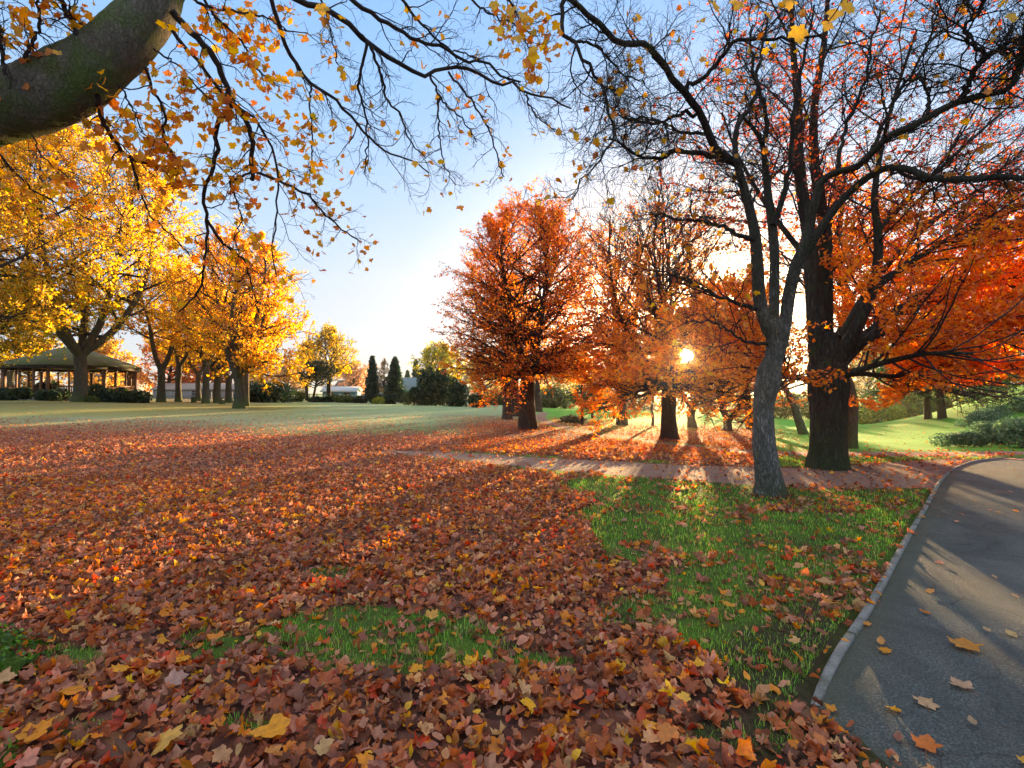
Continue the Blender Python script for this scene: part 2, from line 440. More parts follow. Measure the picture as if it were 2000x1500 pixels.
g.add(np.stack([X, Y, Zg], -1), np.stack([idx[:-1, :-1], idx[:-1, 1:], idx[1:, 1:], idx[1:, :-1]], -1).reshape(-1, 4))
m, nt, out = mat('park_ground'); T = NT(nt); P = T.pos()
nA = T.noise(2.2, 6, .65, P); nB = T.noise(26, 5, .7, P); nC = T.noise(.35, 4, .6, P)
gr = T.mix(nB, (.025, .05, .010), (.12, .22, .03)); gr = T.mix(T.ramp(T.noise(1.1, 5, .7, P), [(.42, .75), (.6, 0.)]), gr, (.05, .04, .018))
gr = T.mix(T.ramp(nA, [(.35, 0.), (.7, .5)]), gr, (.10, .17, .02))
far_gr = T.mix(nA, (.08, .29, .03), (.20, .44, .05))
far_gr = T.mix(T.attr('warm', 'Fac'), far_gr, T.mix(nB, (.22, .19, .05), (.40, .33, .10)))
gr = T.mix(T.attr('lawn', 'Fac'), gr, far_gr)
fr = T.mix(nB, (.22, .26, .14), (.42, .43, .29))
gr = T.mix(T.math('MULTIPLY', T.attr('frost', 'Fac'), T.ramp(nA, [(.3, .45), (.62, 1.)])), gr, fr)
vo = T.n('ShaderNodeTexVoronoi'); vo.inputs['Scale'].default_value = 14; T.l(P, vo.inputs['Vector'])
wn = T.n('ShaderNodeSeparateColor'); T.l(vo.outputs['Color'], wn.inputs[0])
lit = T.ramp(wn.outputs[0], [(0, (.09, .035, .025)), (.25, (.28, .09, .05)), (.5, (.36, .15, .10)), (.72, (.20, .075, .06)), (.86, (.5, .22, .10)), (1, (.6, .2, .04))], 'CONSTANT')
soil = T.ramp(nB, [(.3, (.02, .014, .010)), (.7, (.07, .045, .03))])
thick = T.attr('dens', 'Fac')
lit_near = T.mix(.55, lit, soil)
lit = T.mix(T.attr('lawn', 'Fac'), lit_near, lit)
fac = T.ramp(T.math('ADD', thick, T.math('MULTIPLY', T.math('SUBTRACT', wn.outputs[1], .5), .5)), [(.36, 0.), (.56, 1.)])
c = T.mix(fac, gr, lit)
dirt = T.mix(nA, (.25, .15, .11), (.42, .27, .20)); dirt = T.mix(T.ramp(nB, [(.45, 0.), (.75, .7)]), dirt, (.12, .07, .05))
pf = T.ramp(T.math('ADD', T.attr('path', 'Fac'), T.math('MULTIPLY', T.math('SUBTRACT', nA, .5), .9)), [(.35, 0.), (.62, 1.)])
c = T.mix(pf, c, dirt)
c = T.mix(T.ramp(T.math('ADD', T.attr('mud', 'Fac'), T.math('MULTIPLY', T.math('SUBTRACT', nB, .5), 1.1)), [(.4, 0.), (.7, .85)]), c, soil)
bn = T.bump(T.math('ADD', nB, T.math('MULTIPLY', wn.outputs[2], .4)), .8, .05)
T.l(T.bsdf(c, .95, bn, .1), out.inputs[0])
ground = g.build('ground', m, smooth=True, color=False); tag(ground, kind='structure', label='leaf strewn park ground with green lawn patches and dirt tracks')
def vattr(o, name, v):
    a = o.data.attributes.new(name, 'FLOAT', 'POINT'); a.data.foreach_set('value', np.asarray(v, np.float32).ravel())
vattr(ground, 'dens', dens)
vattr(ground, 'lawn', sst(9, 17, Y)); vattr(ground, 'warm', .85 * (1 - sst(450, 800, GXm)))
frost = sst(14, 24, Y) * (1 - sst(980, 1090, GXm)) * (.25 + .65 * np.maximum(sst(500, 700, GXm), sst(806, 822, GYm)) + .2 * (fbm(X, Y, .3, 4) > .1)) * (GYm > 770)
vattr(ground, 'frost', np.clip(frost, 0, 1))
vattr(ground, 'path', 1 - sst(-.35, .25, path_sd(X, Y)))
mud = np.exp(-((rs - .22) / .22) ** 2) * sst(9.5, 3, Y) * .55 + .8 * np.exp(-(((X - 1.35) / .5) ** 2 + ((Y - 2.0) / .5) ** 2))
for bx, by, br in ((1505, 968, .75), (1615, 912, 1.3), (1030, 838, 1.0), (1308, 856, .9)):
    h = hit(bx, by); mud = mud + .7 * np.exp(-(np.hypot(X - h[0], Y - h[1]) / br) ** 2)
mud = mud + .75 * np.exp(-(((GXm - 1470) / 150) ** 2 + ((GYm - 1350) / 110) ** 2)) + .3 * np.exp(-(((GXm - 1400) / 260) ** 2 + ((GYm - 1200) / 90) ** 2))
vattr(ground, 'mud', np.clip(mud, 0, 1))

# ------------------------------------------------------------------ tarmac road, kerb, brick strip
g = Geo(); rowsR = []
K = KERBF; nk = len(K)
def zroad(x, y): return gz(x, y) - .008
ex = np.array([24.0] * nk); inner = K
steps = np.concatenate([[0, .004, .008, .013, .02], np.linspace(.08, 1, 21) ** 1.3])
tgt = np.column_stack([np.maximum(K[:, 0] + 14, 20), np.interp(np.arange(nk), [0, nk - 1], [-2.0, 13.4])])
RX = K[:, None, 0] * (1 - steps) + tgt[:, None, 0] * steps; RY = K[:, None, 1] * (1 - steps) + tgt[:, None, 1] * steps
behind = np.linspace(-8, .6, 12)
bx = np.array([[2.0 + 18 * s for s in steps]] * 12); by = np.array([[b] * 26 for b in behind]) - 2.9 * steps[None]
RX = np.vstack([bx, RX]); RY = np.vstack([by, RY])
beyond = np.array([[K[-1, 0] + 6 * t + (20) * s for s in steps] for t in (.4, 1., 1.6)]); byy = np.array([[12.2 + .35 * t + 1.4 * s for s in steps] for t in (.4, 1., 1.6)])
RX = np.vstack([RX, beyond]); RY = np.vstack([RY, byy])
idx = np.arange(RX.size).reshape(RX.shape)
g.add(np.stack([RX, RY, zroad(RX, RY)], -1), np.stack([idx[:-1, :-1], idx[:-1, 1:], idx[1:, 1:], idx[1:, :-1]], -1).reshape(-1, 4))
m, nt, out = mat('tarmac'); T = NT(nt); P = T.pos()
n1 = T.noise(95, 3, .8, P); n2 = T.noise(1.1, 5, .6, P); n3 = T.noise(90, 4, .7, P)
c = T.ramp(n1, [(.36, (.010, .016, .016)), (.5, (.045, .058, .056)), (.64, (.17, .20, .19))])
c = T.mix(T.ramp(n2, [(.35, 0.), (.7, .5)]), c, (.035, .055, .05))
n4 = T.noise(.45, 5, .7, P, 1.); c = T.mix(T.ramp(n4, [(.40, .55), (.55, 0.)]), c, (.012, .017, .018))
vc = T.n('ShaderNodeTexVoronoi', feature='DISTANCE_TO_EDGE'); vc.inputs['Scale'].default_value = .55; wv = T.n('ShaderNodeVectorMath', operation='ADD'); T.l(P, wv.inputs[0]); nv = T.n('ShaderNodeTexNoise'); nv.inputs['Scale'].default_value = 2.; T.l(P, nv.inputs['Vector']); T.l(nv.outputs['Color'], wv.inputs[1]); T.l(wv.outputs[0], vc.inputs['Vector'])
c = T.mix(T.ramp(vc.outputs[0], [(.0, .8), (.006, 0.)]), c, (.008, .009, .009))
c = T.mix(T.math('MULTIPLY', T.attr('edge', 'Fac'), T.ramp(n3, [(.35, .2), (.6, 1.)])), c, (.05, .055, .02))
vo = T.n('ShaderNodeTexVoronoi'); vo.inputs['Scale'].default_value = 120; T.l(P, vo.inputs['Vector'])
T.l(T.bsdf(c, T.ramp(n2, [(.3, .55), (.7, .8)]), T.bump(T.math('ADD', vo.outputs[0], n3), .6, .01), .4), out.inputs[0])
road = g.build('road', m, smooth=True, color=False); ed_ = -poly_sd(RX, RY, ROADP); a_ = road.data.attributes.new('edge', 'FLOAT', 'POINT'); a_.data.foreach_set('value', (.8 * np.exp(-(np.maximum(ed_, 0) / .16) ** 2)).astype(np.float32).ravel())
tag(road, 'grey green tarmac park road curving away on the right', kind='structure')

g = Geo()
kk = KERBF[(KERBF[:, 1] > 2.40) | (np.arange(len(KERBF)) > 40)]; t = nrm(np.gradient(kk, axis=0)); nn = np.column_stack([-t[:, 1], t[:, 0]])
prof = [(0.0, -.06), (0.0, .008), (.005, .014), (.044, .014), (.050, .008), (.050, -.06)]
n = len(kk); pr = np.array(prof)
V = np.concatenate([kk[:, None, :] + nn[:, None, :] * pr[None, :, 0:1], (gz(kk[:, 0], kk[:, 1])[:, None] + pr[None, :, 1])[..., None]], -1)
V[..., 2] += RNG.normal(0, .0008, (n, 1)) - (.05 * np.exp(-np.arange(n) / 1.2))[:, None]
idx = np.arange(n * 6).reshape(n, 6)
g.add(V, np.stack([idx[:-1, :-1], idx[1:, :-1], idx[1:, 1:], idx[:-1, 1:]], -1).reshape(-1, 4))
g.add(V[0], [[0, 1, 2, 3, 4, 5]])
m, nt, out = mat('kerb_concrete'); T = NT(nt); P = T.pos()
kn = T.noise(9, 5, .7, P); kf = T.noise(120, 3, .7, P)
c = T.mix(.4, T.ramp(kn, [(.3, (.09, .09, .08)), (.7, (.27, .265, .245))]), T.ramp(kf, [(.35, (.06, .06, .05)), (.65, (.30, .29, .27))]))
c = T.mix(T.ramp(T.noise(3.5, 5, .7, P), [(.5, 0.), (.66, .8)]), c, (.045, .06, .02))
fr_ = T.math('FRACT', T.math('DIVIDE', T.attr('run', 'Fac'), .91)); c = T.mix(T.ramp(fr_, [(.0, .9), (.012, .9), (.02, 0.)]), c, (.015, .014, .012))
T.l(T.bsdf(c, .9, T.bump(T.math('ADD', kn, kf), .3, .01), .2), out.inputs[0])
kerb = g.build('kerb', m, color=False)
run = np.concatenate([[0], np.cumsum(np.linalg.norm(np.diff(kk, axis=0), axis=1))])
a_ = kerb.data.attributes.new('run', 'FLOAT', 'POINT'); a_.data.foreach_set('value', np.concatenate([np.repeat(run, 6), run[:1].repeat(6)]).astype(np.float32))
tag(kerb, 'low pale concrete kerb edging the park road', kind='structure')

def box(g, c, s, rz=0, col=None):
    cx, cy, cz = c; sx, sy, sz = (v / 2 for v in s); ca, sa = math.cos(rz), math.sin(rz)
    V = [(x * ca - y * sa + cx, x * sa + y * ca + cy, z + cz) for z in (-sz, sz) for x, y in ((-sx, -sy), (sx, -sy), (sx, sy), (-sx, sy))]
    g.add(V, [(0, 3, 2, 1), (4, 5, 6, 7), (0, 1, 5, 4), (1, 2, 6, 5), (2, 3, 7, 6), (3, 0, 4, 7)], col)

# brick rumble strip across the road by the junction
g = Geo(); gl = Geo()
a, b = np.array(hit(1930, 893)[:2]), np.array(hit(2120, 906)[:2])
dd = nrm(b - a); ll = np.linalg.norm(b - a); pn = np.array([-dd[1], dd[0]])
for i in range(12):
    p = a + dd * ll * (i + .5) / 12
    for j in range(3):
        q = p + pn * (j - 1) * .11
        box(g, (q[0], q[1], float(zroad(q[0], q[1])) + .002), (ll / 12 - .01, .10, .012), math.atan2(dd[1], dd[0]))
strip = g.build('brick_strip', simple_mat('brick_red', (.16, .06, .045), (.28, .12, .09), 30, .85, .3), color=False)
tag(strip, 'narrow strip of red brick set across the tarmac road', kind='structure')

# ------------------------------------------------------------------ fallen leaves
rng = np.random.default_rng(5)
def litter_pts(y0, y1, per_m2, umax=1.12, xmin=None):
    A = umax * (y1 ** 2 - y0 ** 2); N = int(A * per_m2)
    y = np.sqrt(rng.uniform(y0 ** 2, y1 ** 2, N)); x = rng.uniform(-umax, umax, N) * y
    z = gz(x, y); px, py = proj(x, y, z); d = density(x, y, px, py)
    k = rng.random(N) < d; return x[k], y[k], z[k], px[k], py[k], d[k]
PAL_N = [RUST, BROWN, PLUM, TAN, ORANGE, YELLOW, RED, PINK]
near = []
for y0, y1, dn in ((1.5, 5.0, 760), (5.0, 10., 470), (10, 17, 210), (17, 32, 80)):
    near.append(litter_pts(y0, y1, dn))
ki = rng.integers(0, len(KERBF), 900); ki[:160] = rng.integers(6, int((KERBF[:, 1] < 2.4).sum()), 160); off = rng.exponential(.07, 900) + .07; off[:160] = rng.normal(.06, .09, 160); dn_ = rng.normal(0, .12, (900, 2)); tk = nrm(np.gradient(KERBF, axis=0))
ex_ = KERBF[ki, 0] - tk[ki, 1] * off + dn_[:, 0] * .3; ey_ = KERBF[ki, 1] + tk[ki, 0] * off + dn_[:, 1]
kz_ = ((poly_sd(ex_, ey_, ROADP) > .05) | (np.arange(900) < 160)) & (ey_ > 1.5) & (rng.random(900) < .12 + .5 * (fbm(ex_, ey_, 2.2, 77) > .2) + (np.arange(900) < 160)); ex_, ey_ = ex_[kz_], ey_[kz_]
ez_ = gz(ex_, ey_); epx, epy = proj(ex_, ey_, ez_); near.append((ex_, ey_, ez_, epx, epy, np.full(len(ex_), .4)))
x, y, z, px, py, d = (np.concatenate(v) for v in zip(*near))
N = len(x)
maple = rng.random(N) < .38
size = np.where(maple, rng.uniform(.038, .088, N), rng.uniform(.026, .062, N)); size *= 1 + .25 * (y > 12)
lift = np.where(d > .6, rng.uniform(.004, .05, N), rng.uniform(.004, .022, N))
wts = np.array([4.2, 2.6, 2.4, 1.3, 1.6, .45, .9, 3.0])
colr = palette(rng, N, PAL_N, wts, .3)
warm = sst(.0, 1., np.exp(-(((px - 250) / 420) ** 2 + ((py - 1010) / 90) ** 2)))      # low sun's glow on the carpet, put into the leaf colours
k = rng.random(N) < .25 * warm; colr[k] = palette(rng, int(k.sum()), [ORANGE, RUST, YELLOW, TAN], [3, 3, .6, 1], .25)
k = (rng.random(N) < .7) & (y > 13) & (px > 900); colr[k] = palette(rng, int(k.sum()), [ORANGE, RUST, RED, BROWN], [2, 3, 1, 1], .25)
k = (rng.random(N) < .5) & (y > 9) & (px < 900); colr[k] = palette(rng, int(k.sum()), [PINK, PLUM, (.46, .15, .08), TAN], [3, 2, 2, .5], .25)
tilt = rots(rng, N, (0, -.1, 1.), 1.7)
pos = np.column_stack([x, y, z + lift])
score = size / y * ((np.abs(px - 1000) < 980) & (py < 1490) & (py > 770))
top = np.argsort(-score)[:262]
single = np.zeros(N, bool); single[top] = True
rest = ~single
g = Geo()
mk = rest & maple & (y < 14); leaves(g, rng, maple_curl + maple_flat[:1] + crumple, pos[mk], size[mk], tilt[mk], colr[mk])
mk = rest & ~maple & (y < 14); leaves(g, rng, oval_curl + crumple[4:], pos[mk], size[mk], tilt[mk], colr[mk])
mk = rest & (y >= 14); leaves(g, rng, FOLD, pos[mk], size[mk], tilt[mk], colr[mk])
lo = g.build('fallen_leaves', M['litter']); tag(lo, 'carpet of rust, brown and pinkish fallen leaves over the park grass', kind='stuff')
def colour_word(c):
    P8 = np.array(PAL_N); i = int(np.argmin(np.linalg.norm(np.log(P8 + .02) - np.log(c + .02), axis=1)))
    return ['rust', 'dark brown', 'plum brown', 'tan', 'orange', 'yellow', 'red', 'dusky pink'][i]
for i in top:
    g = Geo(); s = slice(i, i + 1)
    leaves(g, rng, (maple_curl + maple_flat[:1] + crumple[:4]) if maple[i] else oval_curl, pos[s], size[s], tilt[s], colr[s])
    e = empty_loc = None
    o = g.build('fallen_leaf', M['litter']); cw = colour_word(colr[i]); sh = 'lobed maple' if maple[i] else 'oval'
    where = 'lying on thin green grass near the camera' if d[i] < .45 else 'among the thick leaf litter nearest the camera'
    tag(o, f'{cw} {sh} leaf {where}', 'leaf', f'{cw} {sh} leaves {where}')
print('litter', N)
# leaves one can point to: px, py, size(m), colour, kind, rotation, label
YEL2 = (.80, .36, .02)
ONES = [
 (537, 1472, .155, (.88, .38, .025), 'm', 3.3, 'large pale yellow maple leaf at the bottom edge, biggest on the litter'),
 (335, 1478, .12, (.80, .46, .10), 'm', 2.6, 'cream yellow maple leaf at the bottom left beside the largest yellow one'),
 (80, 1462, .12, (.78, .30, .02), 'm', 1.2, 'curled orange yellow leaf in the bottom left corner'),
 (15, 1352, .10, (.72, .42, .18), 'm', .4, 'pale peach leaf beside the mossy root at the left edge'),
 (244, 1335, .085, YEL2, 'm', 2.0, 'bright yellow maple leaf right of the mossy root'),
 (324, 1278, .065, YEL2, 'm', .5, 'small yellow maple leaf above the large orange folded leaf'),
 (426, 1266, .10, (.75, .26, .03), 'm', 2.9, 'large orange leaf standing up beside the small grass tuft'),
 (365, 1312, .075, YEL2, 'm', 4.0, 'yellow leaf lying just below the small yellow maple leaf at left'),
 (150, 1385, .10, (.74, .28, .02), 'm', 5.1, 'flat orange maple leaf above the mossy left corner'),
 (350, 1352, .10, (.50, .30, .24), 'm', .9, 'pinkish upturned maple leaf with pale spine left of centre'),
 (815, 1331, .07, (.85, .38, .01), 'm', 2.2, 'bright yellow leaf in the litter below the green grass patch'),
 (1032, 1407, .075, (.82, .42, .02), 'm', 3.4, 'yellow five pointed leaf near the bottom centre'),
 (1333, 1396, .065, (.82, .46, .06), 'm', 3.0, 'yellow maple leaf lying on dark soil, bottom right of the litter'),
 (1300, 1468, .10, (.66, .24, .05), 'm', 3.9, 'long orange leaf hanging over the bottom edge right of centre'),
 (1265, 1452, .07, (.80, .36, .03), 'm', .3, 'small yellow leaf touching the long orange leaf at the bottom'),
 (1250, 1432, .075, (.50, .07, .015), 'o', 1.3, 'scarlet leaf above the small yellow leaf at the bottom'),
 (1050, 1168, .085, (.85, .36, .01), 'm', .1, 'bright yellow orange leaf standing in the middle of the carpet'),
 (975, 1192, .075, (.78, .32, .03), 'm', 1.9, 'orange leaf just below and left of the bright standing leaf'),
 (845, 1222, .09, (.74, .36, .06), 'm', 1.0, 'spread yellow leaf at the upper edge of the grass patch'),
 (1192, 1122, .07, (.82, .36, .02), 'm', 2.4, 'golden leaf where the carpet meets the right lawn'),
 (1222, 1250, .07, (.62, .22, .04), 'm', 2.9, 'orange brown leaf standing at the edge of the right grass'),
 (1362, 1320, .06, (.85, .44, .02), 'm', 1.5, 'yellow leaf lying flat on the green grass left of the kerb'),
 (1420, 1206, .08, (.72, .33, .04), 'm', 1.6, 'orange maple leaf flat on the lawn, middle of the right grass'),
 (1484, 1156, .07, (.80, .40, .05), 'o', 1.4, 'yellow oval leaf on the lawn above the orange maple leaf'),
 (1556, 1122, .085, (.62, .34, .16), 'm', 1.5, 'peach maple leaf lying on the upper lawn'),
 (1606, 1152, .11, (.62, .36, .16), 'm', 1.1, 'long tan leaf on the lawn right of the peach leaf'),
 (1620, 1196, .11, (.62, .25, .05), 'm', .7, 'ragged orange leaf near the middle of the kerb'),
 (1548, 1278, .07, (.72, .42, .16), 'm', 2.7, 'cream star shaped leaf on the grass left of the kerb'),
 (1484, 1384, .09, (.56, .27, .12), 'o', .6, 'peach oval leaf on bare soil left of the kerb end'),
 (1556, 1443, .075, (.60, .25, .10), 'o', 1.2, 'salmon oval leaf on the soil below the kerb end'),
 (1594, 1476, .07, (.60, .20, .06), 'o', 1.5, 'orange oval leaf at the bottom edge beside the tarmac'),
 (1645, 1275, .055, (.70, .28, .04), 'o', 2.6, 'orange leaf lying on top of the concrete kerb'),
 (1615, 1392, .05, (.72, .28, .02), 'm', 2.0, 'small orange leaf on the tarmac next to the kerb end'),
 (1686, 1223, .055, (.68, .28, .05), 'm', .9, 'orange leaf on the tarmac just off the middle of the kerb'),
 (1714, 1262, .07, (.66, .30, .08), 'o', 1.0, 'narrow tan leaf on tarmac right of the kerb, upper of two'),
 (1722, 1281, .065, (.74, .30, .02), 'm', 1.3, 'orange leaf on tarmac right of the kerb, lower of two'),
 (1878, 1266, .15, (.60, .26, .05), 'm', 1.0, 'largest orange brown maple leaf lying on the tarmac'),
 (1868, 1347, .10, (.58, .36, .22), 'm', 1.6, 'pale pink maple leaf on the tarmac below the largest one'),
 (1800, 1375, .095, (.62, .38, .20), 'm', 1.0, 'pale peach maple leaf on the tarmac left of the pink one'),
 (1737, 1389, .065, (.80, .36, .01), 'm', 1.4, 'bright yellow orange leaf on the tarmac, nearest the kerb end'),
 (1800, 1465, .095, (.66, .18, .03), 'm', .8, 'reddish orange maple leaf on the tarmac at the bottom right'),
 (1888, 1423, .055, (.40, .26, .15), 'o', 1.2, 'small dull brown leaf on the tarmac, lower right'),
 (1745, 1452, .06, (.30, .12, .08), 'o', .9, 'dark reddish leaf on the tarmac left of the reddish orange one'),
 (1995, 1492, .06, (.78, .40, .04), 'm', .9, 'yellow leaf cut by the bottom right corner of the tarmac'),
 (1810, 1157, .06, (.66, .30, .08), 'm', 1.5, 'orange leaf alone on the middle of the tarmac'),
 (1936, 1132, .05, (.60, .34, .16), 'o', 1.4, 'tan leaf on the tarmac, upper of a scattered group'),
 (1976, 1168, .055, (.60, .32, .15), 'o', 1.6, 'tan oval leaf on the tarmac at the right edge'),
 (1967, 1245, .08, (.50, .36, .16), 'o', 1.4, 'long greenish tan leaf on tarmac at the right edge'),
 (1920, 1240, .055, (.55, .36, .18), 'o', 1.5, 'pale leaf on the tarmac beside the long greenish one'),
]
for (a, b, s, c, k, rz, lab) in ONES:
    h = hit(a, b); g = Geo()
    n = nrm(np.array([rng.normal(0, .16), rng.normal(-.12, .16), 1.])); xx = nrm(np.cross([math.cos(rz), math.sin(rz), 0.], n)); yy = np.cross(n, xx)
    R = np.stack([xx, yy, n], -1)[None]
    on_road = poly_sd(h[0], h[1], ROADP) < 0
    leaves(g, rng, maple_flat if k == 'm' else oval_curl[:2], np.array([[h[0], h[1], h[2] + (.010 if on_road else .065)]]), np.array([s]), R, np.array([c]))
    lf = tag(g.build('fallen_leaf', M['litter']), lab, 'leaf', 'fallen leaves that stand out')
    if k == 'm':
        st = np.array([h + R[0] @ np.array([0, -.3, .0]) * s + [0, 0, .012], h + R[0] @ np.array([.05, -.9, -.05]) * s + [0, 0, .014]])[None]
        g = Geo(); tubes(g, np.concatenate([st[:, :1], st.mean(1, keepdims=True), st[:, 1:]], 1), np.full((1, 3), .0013), 4, (.35, .12, .04))
        g.build('stem', M['litter'], lf)
# thin sprinkle on the road beyond the individually built ones
g = Geo(); N2 = 70
yy = np.sqrt(rng.uniform(3.5 ** 2, 12 ** 2, N2)); q = rng.uniform(.45, 1.05, N2) * yy
kz = poly_sd(q, yy, ROADP) < -.1; q, yy = q[kz], yy[kz]
leaves(g, rng, oval_curl[:2] + maple_flat[:2], np.column_stack([q, yy, gz(q, yy) + .006]), rng.uniform(.04, .07, len(q)), rots(rng, len(q), (0, 0, 1), 9), palette(rng, len(q), [TAN, ORANGE, PINK], [3, 1, 2]))
tag(g.build('road_leaves', M['litter']), 'thin sprinkle of tan leaves over the far tarmac', kind='stuff')

# ------------------------------------------------------------------ grass blades
g = Geo(); bl = []
for y0, y1, dn in ((1.6, 4.0, 5200), (4.0, 7.0, 3000), (7.0, 12.5, 1200)):
    A = 1.1 * (y1 ** 2 - y0 ** 2); N = int(A * dn)
    y = np.sqrt(rng.uniform(y0 ** 2, y1 ** 2, N)); x = rng.uniform(-1.1, 1.1, N) * y; z = gz(x, y)
    px, py = proj(x, y, z); d = density(x, y, px, py)
    clump = .5 + .5 * fbm(x, y, 6., 12)
    k = (rng.random(N) > d * 1.45) & (poly_sd(x, y, ROADP) > .1) & (path_sd(x, y) > .1) & (rng.random(N) < .04 + .75 * clump + .5 * np.clip(fbm(x, y, 1.9, 41) + .35, 0, 1))
    bl.append(np.column_stack([x, y, z])[k])
b = np.concatenate(bl); N = len(b); h = rng.uniform(.018, .045, N) * (1 + .4 * fbm(b[:, 0], b[:, 1], 3., 9)); w = rng.uniform(.0011, .0024, N) * np.maximum(1, b[:, 1] / 4.)
az = rng.uniform(0, 6.28, N); ln = rng.uniform(.2, .95, N)[:, None] * np.column_stack([np.cos(az), np.sin(az)])
sd = np.column_stack([-np.sin(az), np.cos(az), np.zeros(N)])
mid = b + np.column_stack([ln * h[:, None] * .35, h * .62]); tip = b + np.column_stack([ln * h[:, None] * 1.0, h])
V = np.stack([b - sd * w[:, None], b + sd * w[:, None], mid + sd * w[:, None] * .7, mid - sd * w[:, None] * .7, tip], 1)
i0 = np.arange(N) * 5
cb = palette(rng, N, [(.17, .40, .03), (.27, .52, .05), (.44, .54, .08), (.08, .21, .02), (.52, .44, .17)], [3, 2.4, 1.6, 1.4, .5], .3)
g.add(V, np.stack([i0, i0 + 1, i0 + 2, i0 + 3], -1), cb); g.add(np.zeros((0, 3)), np.zeros((0, 4), int))
g.f.append(np.stack([i0 + 3, i0 + 2, i0 + 4], -1)); g.c.append(cb.astype(np.float32))
tag(g.build('grass_blades', M['blade']), 'short green grass blades growing through the leaf litter', kind='stuff')
print('blades', N)
# ------------------------------------------------------------------ tree builders
def px_line(rows, Y0, Y1, r0, r1, ybend=None):
    """traced pixel polyline -> control rows; depth runs Y0->Y1, radius (photo px) r0->r1"""
    n = len(rows); s = np.linspace(0, 1, n); out = []
    seg = np.concatenate([[0], np.cumsum([math.hypot(b[0] - a[0], b[1] - a[1]) for a, b in zip(rows[:-1], rows[1:])])]); s = seg / seg[-1]
    for (a, b), t in zip(rows, s):
        Yd = Y0 + (Y1 - Y0) * t; p = W(a, b, Yd); out.append((*p, (r0 + (r1 - r0) * t) / F * Yd))
    return out

def flare(pts, rad, h=.5, k=.45, n=5, ph=0):
    return pts, rad * (1 + k * np.exp(-(pts[:, 2] - pts[0, 2]) / h))

def trunk_geo(g, ctrl, P, k, rng, lump=.05, flare_h=.35, flare_k=.5, buttress=0.):
    pts, rad = resample(ctrl, P)
    t = nrm(np.gradient(pts, axis=0)); ref = np.array([0, 1., 0]) if abs(t[:, 1]).mean() < .7 else np.array([1., 0, 0])
    n1 = nrm(np.cross(t, ref)); n2 = np.cross(t, n1); a = np.arange(k) / k * 2 * PI
    z = (pts[:, 2] - pts[0, 2])
    ph = rng.uniform(0, 6.28, 8)
    s = np.linspace(0, 1, P)[:, None] * np.linalg.norm(np.diff(pts, axis=0), axis=1).sum()
    R = rad[:, None] * (1 + flare_k * np.exp(-np.maximum(z, 0) / flare_h)[:, None] * (.75 + .25 * np.cos(5 * a + ph[0])[None]))
    R = R * (1 + lump * (np.sin(2 * a[None] + 2.1 * s + ph[1]) + .7 * np.sin(3 * a[None] - 3.3 * s + ph[2]) + .6 * np.sin(5 * a[None] + 6 * s + ph[3]) + .4 * np.sin(a[None] + 9 * s + ph[4])) / 1.6)
    if buttress: R = R * (1 + buttress * np.cos(7 * a + ph[5])[None] ** 2)
    R = R * (1 + .012 * rng.standard_normal(R.shape))
    V = pts[:, None] + R[..., None] * (np.cos(a)[None, :, None] * n1[:, None] + np.sin(a)[None, :, None] * n2[:, None])
    idx = np.arange(P * k).reshape(P, k)
    g.add(V, np.stack([idx[:-1], np.roll(idx[:-1], -1, 1), np.roll(idx[1:], -1, 1), idx[1:]], -1).reshape(-1, 4))
    return pts, rad

def stack(lines, P):
    a = [resample(l, P) for l in lines]
    return np.stack([p for p, r in a]), np.stack([r for p, r in a])

